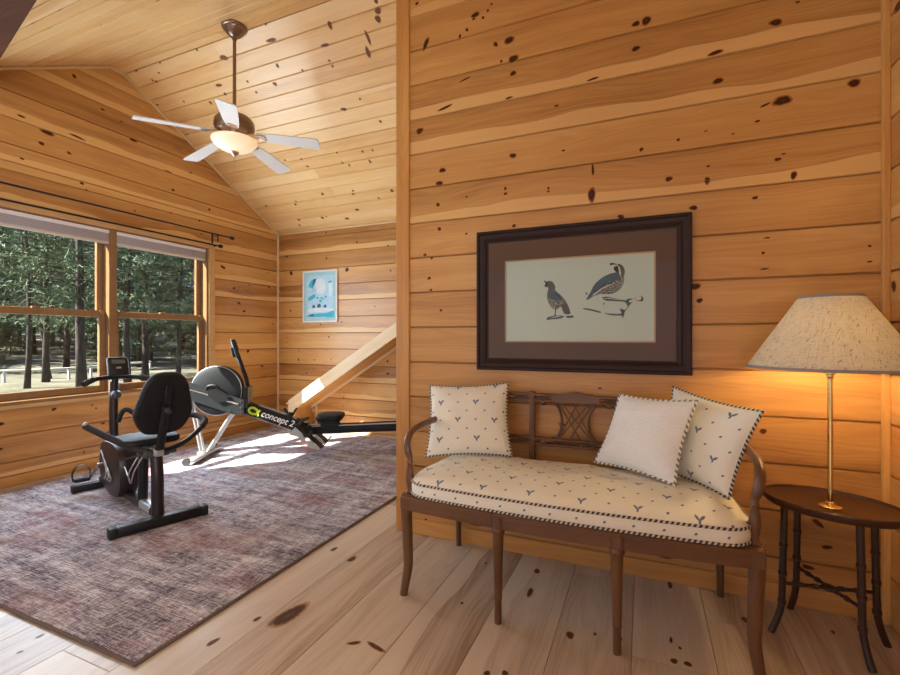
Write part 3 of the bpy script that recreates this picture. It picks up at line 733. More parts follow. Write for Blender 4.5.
# raised shades at the head of each window
def shade_mat():
    t = NT('shade_fabric'); s = t.sep(t.coords())
    r = t.math('FRACT', t.math('MULTIPLY', s[2], 70.0))
    return t.done(t.mix(r, (0.36, 0.34, 0.38), (0.52, 0.50, 0.54)), 0.8)
SHADEF = shade_mat(); SHRAIL = plain('shade_rail', (0.78, 0.78, 0.84), 0.45, var=0.04); SHBOT = plain('shade_bottom_rail', (0.60, 0.56, 0.52), 0.5, var=0.04)
for (ya, yb, lab) in ((YW0 + 0.024, 2.700, 'grey fabric shade pulled up over left window'), (2.708, YW1 - 0.024, 'grey fabric shade pulled up over right window')):
    yc, wy = (ya + yb) / 2, yb - ya
    r = thing('window_shade', (XL - 0.028, yc, 2.09), 0, lab, 'shade', 'raised window shades')
    b = B(); b.box((0, 0, 0.115), (0.052, wy, 0.034), bevel=0.004); b.build('headrail', SHRAIL, r)
    b = B()
    for k in range(9): b.box((0, 0, 0.026 + 0.0086 * k), (0.044 if k % 2 else 0.05, wy - 0.008, 0.0078), bevel=0.002)
    b.build('pleated_stack', SHADEF, r)
    b = B(); b.box((0, 0, 0.011), (0.046, wy - 0.006, 0.022), bevel=0.004); b.build('bottom_rail', SHBOT, r)

# double curtain rod
r = thing('curtain_rod', (XL, 2.7, 2.40), 0, 'black double curtain rod above the big window', 'curtain rod')
xr = 0.10
b = B(); b.rod((xr, -1.55, 0.0), (xr, 1.26, 0.0), 0.0085); b.build('front_rod', IRON, r)
b = B(); b.rod((0.055, -1.45, -0.118), (0.055, 1.135, -0.118), 0.0085); b.build('back_rod', IRON, r)
for (x, y, z) in ((xr, 1.27, 0), (xr, -1.56, 0), (0.055, 1.145, -0.118), (0.055, -1.46, -0.118)):
    sg = 1 if y > 0 else -1
    M = frame_M((x, y, z), (1, 0, 0), (0, 0, 1), (0, sg, 0)) if sg < 0 else frame_M((x, y, z), (0, 0, 1), (1, 0, 0), (0, 1, 0))
    b = B(); b.lathe([(0.0, -0.012), (0.011, -0.012), (0.011, 0.004), (0.020, 0.012), (0.022, 0.034), (0.017, 0.046), (0.0, 0.048)], 16, M=M); b.build('finial', IRON, r)
for y in (1.10, -1.4):
    b = B(); b.box((0.004, y, -0.06), (0.008, 0.018, 0.16), bevel=0.002); b.box((xr / 2, y, -0.012), (xr, 0.010, 0.006)); b.box((0.03, y, -0.130), (0.058, 0.010, 0.006))
    b.tube([(xr - 0.012, y, 0.006), (xr - 0.010, y, -0.010), (xr, y, -0.013), (xr + 0.012, y, -0.006), (xr + 0.012, y, 0.006)], 0.004, 8)
    b.box((xr - 0.004, y, -0.045), (0.007, 0.010, 0.075)); b.build('bracket', IRON, r)

# ------------------------------------------------------------------ rug
r = thing('area_rug', (-3.10, 2.84, 0.0), 0, 'large mottled grey and plum woven rug under exercise machines', 'rug')
b = B(); b.box((0, 0, 0.0065), (2.77, 3.53, 0.011), bevel=0.003); b.build('pile', RUG, r)
b = B(); hx, hy = 1.393, 1.773
b.tube([(-hx, -hy, 0.0065), (hx, -hy, 0.0065), (hx, hy, 0.0065), (-hx, hy, 0.0065)], 0.008, 8, closed=True, up=(0, 0, 1), flat=(0.8, 1.5)); b.build('binding', BIND, r)

# ------------------------------------------------------------------ recumbent exercise bike
RZT = 0.012
r = thing('exercise_bike', (-2.83, 1.92, RZT), atan2(0.266, -0.964), 'black recumbent exercise bike on the rug before the window', 'exercise bike')
def stab(x, w, name, sz, tw=0.0):
    b = B(); b.box((x, 0, sz / 2), (sz, 2 * w - 0.07, sz), rot=(0, 0, tw), bevel=0.010, seg=2); o = b.build(name, BLACK, r)
    for sg in (1, -1):
        c = B(); c.box((x - sg * tw * (w - 0.022), sg * (w - 0.022), sz / 2 + 0.001), (sz + 0.008, 0.045, sz + 0.002), rot=(0, 0, tw), bevel=0.010, seg=2); c.build('end_cap', BLACKP, o)
    return o
stab(-0.025, 0.272, 'rear_stabilizer', 0.064, -0.06); stab(1.17, 0.20, 'front_stabilizer', 0.055)
b = B(); b.tube(smooth_path([(0.02, 0, 0.045), (0.03, 0, 0.16), (0.03, 0, 0.30), (0.055, 0, 0.44)]), 0.036, 14, flat=(0.9, 1.0)); b.build('rear_post', BROWNP, r)
b = B(); b.tube(smooth_path([(0.30, 0, 0.06), (0.285, 0, 0.2), (0.27, 0, 0.44)]), 0.030, 14, flat=(0.9, 1.0)); b.build('middle_post', BLACK, r)
b = B(); b.box((0.40, 0, 0.068), (0.72, 0.055, 0.05), bevel=0.012, seg=2); b.box((0.96, 0, 0.066), (0.46, 0.05, 0.045), bevel=0.01); b.build('base_tube', BLACK, r)
b = B(); b.box((0.185, 0, 0.078), (0.19, 0.064, 0.056), bevel=0.012, seg=2); b.build('slider_sleeve', SILVER, r)
b = B(); b.box((0.30, 0, 0.455), (0.62, 0.055, 0.045), bevel=0.008); b.build('seat_rail', SILVER, r)
b = B(); b.box((0.06, 0, 0.448), (0.07, 0.15, 0.045), bevel=0.008); b.rod((0.06, -0.115, 0.45), (0.06, -0.065, 0.45), 0.022); b.rod((0.06, 0.06, 0.45), (0.06, 0.17, 0.44), 0.008, 0.006)
b.build('seat_clamp', GREYP, r)
def pad(b, outline, t, M, round_=0.35, mat=0):
    """upholstered pad: outline inset at front and back"""
    n = len(outline); V = []; F = []
    cx = sum(p[0] for p in outline) / n; cy = sum(p[1] for p in outline) / n
    lv = [(0.80, -t / 2), (0.95, -t / 2 * 0.9), (1.0, -t / 2 * 0.45), (1.0, t / 2 * 0.3), (0.95, t / 2 * 0.8), (0.80, t / 2 * 1.06), (0.4, t / 2 * 1.15)]
    for s, z in lv:
        for x, y in outline: V.append((cx + (x - cx) * s, cy + (y - cy) * s, z))
    for i in range(len(lv) - 1):
        for k in range(n):
            k2 = (k + 1) % n; F.append([i * n + k, i * n + k2, (i + 1) * n + k2, (i + 1) * n + k])
    F.append(list(range(n))[::-1]); F.append([(len(lv) - 1) * n + k for k in range(n)])
    return b.add(V, F, mat, M)
def rrect(w, h, rad, n=6):
    o = []
    for cx, cy, a in ((w / 2 - rad, h / 2 - rad, 0), (-w / 2 + rad, h / 2 - rad, pi / 2), (-w / 2 + rad, -h / 2 + rad, pi), (w / 2 - rad, -h / 2 + rad, 1.5 * pi)):
        for k in range(n + 1): o.append((cx + rad * cos(a + k * pi / 2 / n), cy + rad * sin(a + k * pi / 2 / n)))
    return o
b = B(); pad(b, rrect(0.30, 0.335, 0.07), 0.05, Matrix.Translation((0.25, -0.012, 0.512))); b.build('seat', VINYL, r)
egg = smooth_path([(0, 0.215, 0), (0.075, 0.205, 0), (0.125, 0.155, 0), (0.155, 0.07, 0), (0.178, -0.02, 0), (0.182, -0.075, 0), (0.158, -0.14, 0), (0.118, -0.19, 0), (0.06, -0.208, 0), (0, -0.21, 0),
                   (-0.06, -0.208, 0), (-0.118, -0.19, 0), (-0.158, -0.14, 0), (-0.182, -0.075, 0), (-0.178, -0.02, 0), (-0.155, 0.07, 0), (-0.125, 0.155, 0), (-0.075, 0.205, 0)], 3, closed=True)
Mbk = frame_M((-0.02, -0.022, 0.770), (0, 1, 0), (-0.30, 0, 1)) @ Matrix.Diagonal((0.90, 0.97, 1, 1))
b = B(); pad(b, [(p.x, p.y) for p in egg], 0.075, Mbk); b.build('backrest', VINYL, r)
b = B(); b.tube([(0.02, 0, 0.43), (-0.035, -0.008, 0.60), (-0.085, -0.015, 0.76)], 0.022, 12, flat=(0.7, 1.2)); b.box((-0.092, -0.018, 0.80), (0.010, 0.040, 0.19), rot=(0, -0.29, 0), bevel=0.004)
bb_ = b.build('backrest_bracket', BLACK, r)
b = B(); b.rod((-0.085, -0.014, 0.735), (-0.125, -0.014, 0.725), 0.018, 0.014); b.build('knob', GREYP, bb_)
hp = smooth_path([(0.45, 0.275, 0.612), (0.32, 0.21, 0.560), (0.18, 0.135, 0.505), (0.06, 0.06, 0.466), (0.03, 0, 0.460), (0.03, -0.08, 0.466), (0.05, -0.17, 0.490), (0.09, -0.25, 0.525), (0.14, -0.325, 0.568), (0.19, -0.357, 0.593), (0.27, -0.35, 0.613), (0.35, -0.315, 0.62)], 5)
b = B(); b.tube(hp, 0.0165, 12); hb = b.build('rear_handlebar', BLACK, r)
b = B(); b.tube(hp[:17], 0.0205, 12); b.build('grip', FOAM, hb)
b = B(); b.tube(hp[-17:], 0.0205, 12); b.build('grip', FOAM, hb)
b = B(); b.box((0.45, 0.275, 0.62), (0.05, 0.03, 0.03), bevel=0.01, rot=(0, 0.3, 0)); b.build('pulse_sensor', SILVER, hb)
for k, o_ in enumerate(((0.0, 0.0), (0.03, 0.01))):
    b = B(); b.tube(smooth_path([(0.07, 0.06 + o_[0], 0.45), (0.12, 0.10 + o_[0], 0.34 - o_[1]), (0.22, 0.09, 0.24), (0.34, 0.07, 0.26), (0.45, 0.06, 0.30)]), 0.004, 8); b.build('cable', SILVER, r)
# shroud: side outline in x-z
shr = smooth_path([(0.56, 0.09, 0), (0.54, 0.20, 0), (0.56, 0.34, 0), (0.66, 0.415, 0), (0.84, 0.425, 0), (0.98, 0.40, 0), (1.04, 0.31, 0), (1.04, 0.18, 0), (0.97, 0.08, 0), (0.78, 0.035, 0), (0.64, 0.04, 0)], 4, closed=True)
b = B(); pad(b, [(p.x, p.y) for p in shr], 0.13, frame_M((0, 0, 0), (1, 0, 0), (0, 0, 1))); sh = b.build('shroud', BROWNP, r)
for sg in (1, -1):
    for k in range(3):
        b = B(); b.tube(smooth_path([(0.94 - 0.05 * k, sg * 0.0705, 0.34 - 0.04 * k), (0.85 - 0.05 * k, sg * 0.074, 0.28 - 0.03 * k), (0.79 - 0.05 * k, sg * 0.075, 0.21 - 0.02 * k), (0.83 - 0.05 * k, sg * 0.0745, 0.15)], 5), 0.006, 8, flat=(1, 1)); b.build('swoosh', SILVER, sh)
b = B(); b.rod((0.91, -0.10, 0.24), (0.91, 0.10, 0.24), 0.014); b.tube([(0.91, 0.095, 0.24), (1.01, 0.105, 0.15), (1.05, 0.11, 0.12)], 0.012, 10, flat=(1, .7)); b.tube([(0.91, -0.095, 0.24), (0.81, -0.105, 0.33), (0.77, -0.11, 0.365)], 0.012, 10, flat=(1, .7)); b.build('crank', STEEL, r)
for (x, y, z) in ((1.05, 0.165, 0.118), (0.77, -0.17, 0.365)):
    b = B(); b.box((x, y, z), (0.10, 0.095, 0.026), bevel=0.008, rot=(0, 0.15, 0)); b.rod((x, y - 0.06 if y > 0 else y + 0.06, z), (x, y, z), 0.007); pd = b.build('pedal', BLACKP, r)
    b = B(); b.tube(smooth_path([(x, y - 0.05, z), (x + 0.01, y - 0.055, z + 0.06), (x + 0.01, y - 0.025, z + 0.105), (x + 0.01, y + 0.02, z + 0.108), (x, y + 0.052, z + 0.06), (x, y + 0.05, z)], 5), 0.018, 8, flat=(0.12, 1.0), up=(0, 1, 0)); b.build('strap', BLACKP, pd)
b = B(); b.tube([(0.90, 0, 0.43), (0.915, 0, 0.62), (0.90, 0, 0.86)], 0.032, 14, flat=(1.1, 0.9)); b.build('mast', BROWNP, r)
b = B(); b.rod((0.865, 0, 0.76), (0.835, 0, 0.757), 0.034, 0.03); b.ball((0.828, 0, 0.757), (0.012, 0.028, 0.028)); b.build('tension_knob', GREYP, r)
b = B(); b.tube(smooth_path([(0.88, -0.02, 0.545), (0.87, -0.045, 0.62), (0.86, -0.075, 0.635), (0.84, -0.115, 0.60)], 4), 0.012, 8, flat=(0.6, 1.5)); b.build('bottle_hook', BLACKP, r)
b = B(); b.tube(smooth_path([(0.80, 0.205, 0.855), (0.845, 0.14, 0.880), (0.86, 0.05, 0.890), (0.86, -0.05, 0.890), (0.845, -0.15, 0.880), (0.80, -0.24, 0.855)], 5), 0.016, 12); fh = b.build('front_handlebar', BLACK, r)
for sg in (1, -1):
    b = B(); b.tube([(0.80, 0.205, 0.855), (0.822, 0.175, 0.868), (0.845, 0.14, 0.880)] if sg > 0 else [(0.80, -0.24, 0.855), (0.822, -0.2, 0.868), (0.845, -0.15, 0.880)], 0.0205, 12); b.build('grip', FOAM, fh)
Mc = frame_M((0.845, -0.01, 0.968), (0, -1, 0), (0.30, 0, 1))
b = B(); b.box((0, 0, 0), (0.132, 0.145, 0.04), M=Mc, bevel=0.012, seg=2); b.tube([(0.88, 0, 0.86), (0.87, 0, 0.95)], 0.022, 10); cs = b.build('console', BLACKP, r)
b = B(); b.box((0, 0.035, 0.0205), (0.085, 0.032, 0.004), M=Mc); b.build('screen', LCD, cs)
b = B(); b.box((0.0, -0.012, 0.0205), (0.03, 0.014, 0.006), M=Mc, bevel=0.002); b.build('button', SILVER, cs)

# ------------------------------------------------------------------ rowing machine
RA = radians(28)
r = thing('rowing_machine', (-4.03, 3.17, RZT), RA, 'black rowing machine with silver legs and round flywheel, on sunlit rug', 'rowing machine')
# local: x towards the rear of the rail, -y towards the camera
LEGG = plain('silver_leg_paint', (0.46, 0.48, 0.50), 0.4, 0.5)
CAGE = plain('flywheel_cage', (0.010, 0.013, 0.016), 0.5, Specular_IOR_Level=0.3)
PLATE = plain('flywheel_plate', (0.017, 0.022, 0.026), 0.45)
Mf = frame_M((0.155, 0, 0.663), (1, 0, 0), (0, 0, 1), (0, -1, 0))
b = B(); b.lathe([(0.0, -0.075), (0.20, -0.075), (0.235, -0.06), (0.245, -0.03), (0.245, 0.03), (0.235, 0.06), (0.20, 0.075), (0.06, 0.082), (0.0, 0.082)], 48, M=Mf); fw_ = b.build('flywheel_housing', CAGE, r)
b = B(); b.tube([Vector((0.155 + 0.240 * cos(a * pi / 32), -0.052, 0.663 + 0.240 * sin(a * pi / 32))) for a in range(64)], 0.0055, 8, closed=True); b.build('cage_rim', ALU, fw_)
for sg in (-1, 1):
    b = B(); b.prism([(-0.155, 0.745), (-0.11, 0.765), (0.43, 0.575), (0.425, 0.43), (0.33, 0.435), (-0.13, 0.60)], 0.006, frame_M((0, sg * 0.088, 0), (1, 0, 0), (0, 0, 1))); pt = b.build('side_plate', PLATE, r)
    for (x, z) in ((-0.12, 0.72), (-0.10, 0.62), (0.40, 0.56), (0.40, 0.50), (0.40, 0.45), (0.30, 0.47)):
        b = B(); b.rod((x, sg * 0.09, z), (x, sg * 0.097, z), 0.008, seg=10); b.build('bolt', STEEL, pt)
    b = B(); b.tube(smooth_path([(0.08, sg * 0.093, 0.675), (0.10, sg * 0.105, 0.715), (0.17, sg * 0.108, 0.72), (0.20, sg * 0.102, 0.68), (0.30, sg * 0.096, 0.60)], 4), 0.012, 10); b.prism([(0.09, 0.70), (0.18, 0.715), (0.30, 0.575), (0.20, 0.55), (0.10, 0.62)], 0.02, frame_M((0, sg * 0.096, 0), (1, 0, 0), (0, 0, 1))); b.build('damper_cover', BLACKP, pt)
    b = B(); b.tube([(-0.11, sg * 0.094, 0.690), (0.38, sg * 0.094, 0.535)], 0.006, 8, flat=(1.3, .5)); b.build('chrome_strip', STEEL, pt)
# beam from the flywheel down to the footrests
bd0, bd1 = Vector((0.42, 0, 0.487)), Vector((1.00, 0, 0.275))
bx = (bd1 - bd0).normalized(); bz = Vector((-bx.z, 0, bx.x))
Mb_ = frame_M((bd0 + bd1) / 2, bx, (0, 1, 0)); BL = (bd1 - bd0).length
b = B(); b.box((0, 0, 0), (BL + 0.02, 0.10, 0.118), M=Mb_, bevel=0.008); bm_ = b.build('beam', BLACK, r)
for sg in (-1,):
    b = B(); b.box((0, -0.0505, -0.054), (BL, 0.004, 0.009), M=Mb_); b.build('chrome_edge', STEEL, bm_)
LIME = plain('lime_paint', (0.50, 0.62, 0.02), 0.45, var=0.04); WPAINT = plain('white_lettering', (0.78, 0.78, 0.76), 0.5, var=0.02)
Mt = Mb_ @ Matrix(((1, 0, 0, 0), (0, 0, -1, -0.0512), (0, 1, 0, 0), (0, 0, 0, 1)))
fc = bpy.data.curves.new('lettering', 'FONT'); fc.body = 'concept 2'; fc.size = 0.098; fc.extrude = 0.0012; fc.offset = 0.0016; fc.shear = 0.25; fc.space_character = 1.0
fo = bpy.data.objects.new('lettering_source', fc); COL.objects.link(fo)
bpy.context.view_layer.update()
me = bpy.data.meshes.new_from_object(fo.evaluated_get(bpy.context.evaluated_depsgraph_get()))
bpy.data.objects.remove(fo)
w_ = max(v.co.x for v in me.vertices)
sc_ = 0.338 / w_
for v in me.vertices: v.co = Mt @ Vector((v.co.x * sc_ - 0.138, v.co.y * 0.92 - 0.020, v.co.z))
me.materials.clear(); me.materials.append(WPAINT)
lo = bpy.data.objects.new('lettering', me); COL.objects.link(lo); lo.parent = bm_
b = B()
ring = [(-0.222 + 0.040 * cos(t), 0.004 + 0.030 * sin(t), 0) for t in [0.7 + k * (2 * pi - 1.4) / 18 for k in range(19)]]
b.tube(ring, 0.0125, 8, M=Mt, flat=(1, 0.12), up=(1, 0, 0)) if False else None
def ribbon(b, pts, w, h, M):
    V = []; F = []
    pts = [Vector(p) for p in pts]
    for i, p in enumerate(pts):
        d = (pts[min(i + 1, len(pts) - 1)] - pts[max(i - 1, 0)]).normalized(); nrm = Vector((-d.y, d.x, 0)) * w
        V += [p + nrm, p - nrm, p + nrm + Vector((0, 0, h)), p - nrm + Vector((0, 0, h))]
    for i in range(len(pts) - 1):
        a, c = 4 * i, 4 * i + 4
        F += [[a + 2, a + 3, c + 3, c + 2], [a, c, c + 1, a + 1], [a, a + 2, c + 2, c], [a + 1, c + 1, c + 3, a + 3]]
    F += [[0, 1, 3, 2], [4 * len(pts) - 4, 4 * len(pts) - 2, 4 * len(pts) - 1, 4 * len(pts) - 3]]
    b.add(V, F, 0, M)
ribbon(b, ring, 0.011, 0.0015, Mt)
ribbon(b, [(-0.190, 0.034, 0), (-0.176, 0.006, 0), (-0.158, -0.030, 0)], 0.009, 0.002, Mt)
ribbon(b, [(-0.157, 0.034, 0), (-0.172, 0.004, 0), (-0.192, -0.028, 0)], 0.009, 0.0017, Mt)
b.build('emblem', LIME, bm_)
# chain guide, handle in its cradle
b = B(); b.box((-0.02, 0, 0.066), (0.36, 0.04, 0.016), M=Mb_, bevel=0.004); b.build('chain_guide', ALU, r)
b = B(); b.box((0.845, 0, 0.40), (0.06, 0.10, 0.06), bevel=0.01); b.tube(smooth_path([(0.83, 0, 0.41), (0.80, 0, 0.46), (0.79, 0, 0.475)], 3), 0.012, 8); b.tube(smooth_path([(0.875, 0, 0.41), (0.90, 0, 0.455), (0.915, 0, 0.475)], 3), 0.010, 8); b.build('handle_cradle', BLACKP, r)
b = B(); b.tube(smooth_path([(0.985, -0.20, 0.338), (0.975, -0.1, 0.345), (0.97, 0, 0.347), (0.975, 0.1, 0.345), (0.985, 0.20, 0.338)], 4), 0.015, 12); b.rod((0.97, 0, 0.347), (0.92, 0, 0.37), 0.010); b.build('handle', FOAM, r)
# monitor arm and monitor
b = B(); b.tube([(0.445, 0.0, 0.50), (0.447, 0, 0.66), (0.42, 0, 0.78), (0.33, 0, 1.04)], 0.024, 12, flat=(0.8, 1.1)); b.box((0.445, -0.01, 0.60), (0.035, 0.15, 0.20), bevel=0.006); b.build('monitor_arm', BLACK, r)
b = B(); Mm = frame_M((0.315, 0.0, 1.075), (-0.42, 0.9, 0), (-0.30, 0, 1)); b.box((0, 0, 0), (0.11, 0.20, 0.04), M=Mm, bevel=0.010, seg=2); b.box((0, -0.03, -0.03), (0.04, 0.10, 0.03), M=Mm, bevel=0.006); mo = b.build('monitor', BLACKP, r)
b = B(); b.box((0, 0.03, 0.0255), (0.09, 0.09, 0.004), M=Mm); b.build('screen', LCD, mo)
# front legs and foot bar
for sg in (-1, 1):
    b = B(); b.tube([(-0.105, sg * 0.035, 0.62), (0.0, sg * 0.03, 0.06)], 0.015, 12); b.build('front_leg', LEGG, r)
    b = B(); b.tube([(0.32, sg * 0.035, 0.48), (0.06, sg * 0.03, 0.06)], 0.015, 12); b.build('front_leg', LEGG, r)
b = B(); b.box((0.03, 0, 0.035), (0.075, 0.62, 0.032), bevel=0.010, seg=2); b.box((0.03, 0, 0.055), (0.11, 0.16, 0.03), bevel=0.01); ft = b.build('front_foot', ALU, r)
for sg in (-1, 1):
    b = B(); b.rod((-0.01, sg * 0.30 - 0.018, 0.034), (-0.01, sg * 0.30 + 0.018, 0.034), 0.034, seg=20); b.build('roller_wheel', GREYP, ft)
# rail
b = B()
rl0, rl1 = Vector((0.86, 0, 0.252)), Vector((2.42, 0, 0.292)); rx_ = (rl1 - rl0).normalized(); Mr = frame_M((rl0 + rl1) / 2, rx_, (0, 1, 0))
b.box((0, 0, 0.036), ((rl1 - rl0).length, 0.055, 0.028), M=Mr, bevel=0.005); b.box((0, 0, 0), ((rl1 - rl0).length, 0.022, 0.06), M=Mr); b.box((0, 0, -0.036), ((rl1 - rl0).length, 0.055, 0.022), M=Mr, bevel=0.005)
b.build('rail', BLACK, r)
b = B(); b.box((0, -0.0285, 0.036), ((rl1 - rl0).length, 0.003, 0.012), M=Mr); b.build('rail_track', ALU, r)
b = B(); b.tube([(2.34, 0, 0.27), (2.36, -0.14, 0.02)], 0.018, 10); b.tube([(2.34, 0, 0.27), (2.36, 0.14, 0.02)], 0.018, 10); b.rod((2.36, -0.2, 0.018), (2.36, 0.2, 0.018), 0.018); b.build('rear_leg', ALU, r)
# seat
b = B(); pad(b, rrect(0.26, 0.31, 0.07), 0.055, Matrix.Translation((1.25, 0, 0.390))); st_ = b.build('seat', VINYL, r)
b = B(); b.box((1.245, 0, 0.363), (0.22, 0.22, 0.038), bevel=0.01); b.box((1.245, -0.045, 0.325), (0.18, 0.02, 0.06), bevel=0.004); b.box((1.245, 0.045, 0.325), (0.18, 0.02, 0.06), bevel=0.004)
for x in (1.18, 1.31): b.rod((x, -0.06, 0.335), (x, 0.06, 0.335), 0.014, seg=12)
b.build('seat_carriage', BLACKP, r)
# footrests: sloping plates either side of the beam
FOOTP = plain('foot_plate_grey', (0.42, 0.44, 0.42), 0.5)
fx = Vector((0.30, 0, -0.27)).normalized()
for sg in (-1, 1):
    Mp = frame_M((1.06, sg * 0.125, 0.225), fx, (0, 1, 0))
    b = B(); b.box((0, 0, 0), (0.36, 0.12, 0.012), M=Mp, bevel=0.004); b.box((0.175, 0, 0.028), (0.012, 0.12, 0.055), M=Mp, bevel=0.003); fr_ = b.build('footrest', BLACKP, r)
    b = B(); b.prism([(-0.15, -0.01), (-0.06, -0.01), (0.02, -0.045), (0.02, -0.085), (-0.06, -0.06), (-0.15, -0.10)], 0.006, Mp @ frame_M((0, -0.056 * 1, 0), (1, 0, 0), (0, 0, 1))); b.prism([(0.04, -0.008), (0.17, -0.008), (0.17, -0.03), (0.06, -0.075)], 0.006, Mp @ frame_M((0, -0.056, 0), (1, 0, 0), (0, 0, 1))); b.build('side_bracket', FOOTP, fr_)
    b = B(); b.tube(smooth_path([(0.0, -0.06, 0.0), (0.0, -0.06, 0.05), (0.0, -0.03, 0.085), (0.0, 0.03, 0.085), (0.0, 0.06, 0.05), (0.0, 0.06, 0.0)], 4), 0.018, 8, M=Mp, flat=(0.14, 1.0), up=(0, 1, 0)); b.build('foot_strap', BLACKP, fr_)
b = B(); b.box((1.0, 0, 0.245), (0.14, 0.13, 0.11), bevel=0.01); b.build('rail_joint', BLACK, r)

# ------------------------------------------------------------------ ceiling fan
FCX, FCY, BZ = -3.125, 2.755, 2.82
r = thing('ceiling_fan', (FCX, FCY, RZ), 0, 'ceiling fan with five white blades and lit glass bowl', 'ceiling fan')
dz = BZ - RZ + 0.07
b = B(); b.lathe([(0.0, 0.006), (0.095, 0.006), (0.100, -0.006), (0.096, -0.016), (0.088, -0.020), (0.086, -0.028), (0.074, -0.042), (0.058, -0.062), (0.036, -0.080), (0.020, -0.086), (0.020, -0.102)], 28); b.build('canopy', BRONZE, r)
b = B(); b.rod((0, 0, -0.10), (0, 0, dz + 0.16), 0.0135, seg=16); b.build('downrod', RODW, r)
b = B(); b.lathe([(0.0135, 0.20), (0.03, 0.195), (0.034, 0.165), (0.07, 0.155), (0.125, 0.132), (0.152, 0.10), (0.158, 0.05), (0.142, 0.015), (0.10, -0.012), (0.05, -0.02)], 32, M=Matrix.Translation((0, 0, dz))); b.build('motor_housing', BRONZE, r)
CHAMP = plain('brushed_champagne_metal', (0.55, 0.44, 0.34), 0.3, 0.9)
b = B(); b.lathe([(0.05, -0.014), (0.085, -0.018), (0.09, -0.03), (0.07, -0.045), (0.06, -0.055)], 28, M=Matrix.Translation((0, 0, dz))); b.build('switch_housing', CHAMP, r)
BLADE = plain('white_fan_blade', (0.66, 0.655, 0.645), 0.35, var=0.03, Coat_Weight=0.1)
for k in range(5):
    a = radians(-45.8 + 72 * k)
    Mk = Matrix.Translation((0, 0, dz)) @ Matrix.Rotation(a, 4, 'Z') @ Matrix.Rotation(radians(6), 4, 'Y') @ Matrix.Rotation(radians(-12), 4, 'X')
    out = [(0.19, -0.045), (0.30, -0.058), (0.66, -0.072), (0.695, -0.066), (0.70, -0.05), (0.70, 0.05), (0.695, 0.066), (0.66, 0.072), (0.30, 0.058), (0.19, 0.045)]
    b = B(); b.prism(out, 0.008, Mk); bl = b.build('blade', BLADE, r)
    b = B(); b.tube(smooth_path([(0.095, 0, -0.005), (0.14, 0.012, 0.004), (0.20, 0.026, -0.008), (0.255, 0.02, -0.008)], 4), 0.009, 8, M=Mk, flat=(0.6, 1.2)); b.tube(smooth_path([(0.095, 0, -0.005), (0.14, -0.012, 0.004), (0.20, -0.026, -0.008), (0.255, -0.02, -0.008)], 4), 0.009, 8, M=Mk, flat=(0.6, 1.2))
    b.box((0.225, 0, -0.007), (0.07, 0.05, 0.004), M=Mk, bevel=0.002); b.box((0.088, 0, -0.004), (0.04, 0.03, 0.012), M=Mk, bevel=0.003); b.build('blade_iron', CHAMP, bl)
t = NT('alabaster_bowl'); co = t.coords(); f = t.noise(co, 9, 3, 0.6)
t.done(t.mix(f, (0.78, 0.62, 0.44), (0.88, 0.78, 0.62)), 0.25, Emission_Color=t.mix(f, (1.0, 0.62, 0.30), (1.0, 0.80, 0.55)), Emission_Strength=0.55)
b = B(); b.lathe([(0.06, -0.046), (0.170, -0.050), (0.177, -0.058), (0.173, -0.074), (0.148, -0.104), (0.102, -0.132), (0.042, -0.150), (0.0, -0.152)], 40, M=Matrix.Translation((0, 0, dz))); b.build('light_bowl', t.m, r)
b = B(); b.lathe([(0.0, -0.150), (0.034, -0.150), (0.036, -0.158), (0.022, -0.172), (0.012, -0.182), (0.0, -0.186)], 20, M=Matrix.Translation((0, 0, dz))); b.build('finial', CHAMP, r)
b = B(); b.rod((0.004, 0.0, dz - 0.18), (0.004, 0.0, dz - 0.285), 0.0014, seg=6); b.ball((0.004, 0, dz - 0.288), 0.004, 8, 6); b.build('pull_chain', CHAMP, r)

# ------------------------------------------------------------------ pictures
def poly_on(b, pts, h, mat, conv):
    """flat painted shape raised h from the print"""
    P = [conv(*p) for p in pts]; n = len(P)
    V = [p + Vector((0, -h, 0)) for p in P]
    b.add(V, [list(range(n))], mat)
ox, oz = -0.335, 1.4095
r = thing('framed_quail_print', (ox, YP, oz), 0, 'dark wood framed print of two quail above the settee', 'picture')
def mitred(b, w, h, prof, M=None):
    """picture frame moulding: prof = [(distance in from the outer edge, height off the wall)]"""
    V = []; F = []
    for (d, t) in prof:
        for sx_, sz_ in ((-1, -1), (1, -1), (1, 1), (-1, 1)): V.append((sx_ * (w / 2 - d), -t, sz_ * (h / 2 - d)))
    for i in range(len(prof) - 1):
        for k in range(4):
            k2 = (k + 1) % 4; F.append([4 * i + k, 4 * i + k2, 4 * i + 4 + k2, 4 * i + 4 + k])
    b.add(V, F, 0, M)
fwid, fhei = 1.095, 0.785
b = B(); mitred(b, fwid, fhei, [(0.0, 0.001), (0.0, 0.030), (0.006, 0.037), (0.014, 0.036), (0.020, 0.028), (0.040, 0.022), (0.046, 0.026), (0.052, 0.024), (0.058, 0.016), (0.066, 0.014), (0.068, 0.010)]); fr = b.build('frame', FRAMEW, r, angle=25)
b = B(); b.box((0, -0.005, 0), (fwid - 0.01, 0.007, fhei - 0.01)); b.build('backing', MATB, r)
iw0, iw1, ih0, ih1 = -0.717 - ox, 0.052 - ox, 1.176 - oz, 1.628 - oz
b = B(); x0, x1, z0, z1 = -fwid / 2 + 0.06, fwid / 2 - 0.06, -fhei / 2 + 0.06, fhei / 2 - 0.06
for (a0, a1, c0, c1) in ((x0, x1, z0, ih0), (x0, x1, ih1, z1), (x0, iw0, ih0, ih1), (iw1, x1, ih0, ih1)):
    b.box(((a0 + a1) / 2, -0.010, (c0 + c1) / 2), (a1 - a0, 0.004, c1 - c0))
b.build('mat_board', MATB, r)
b = B(); g = 0.006
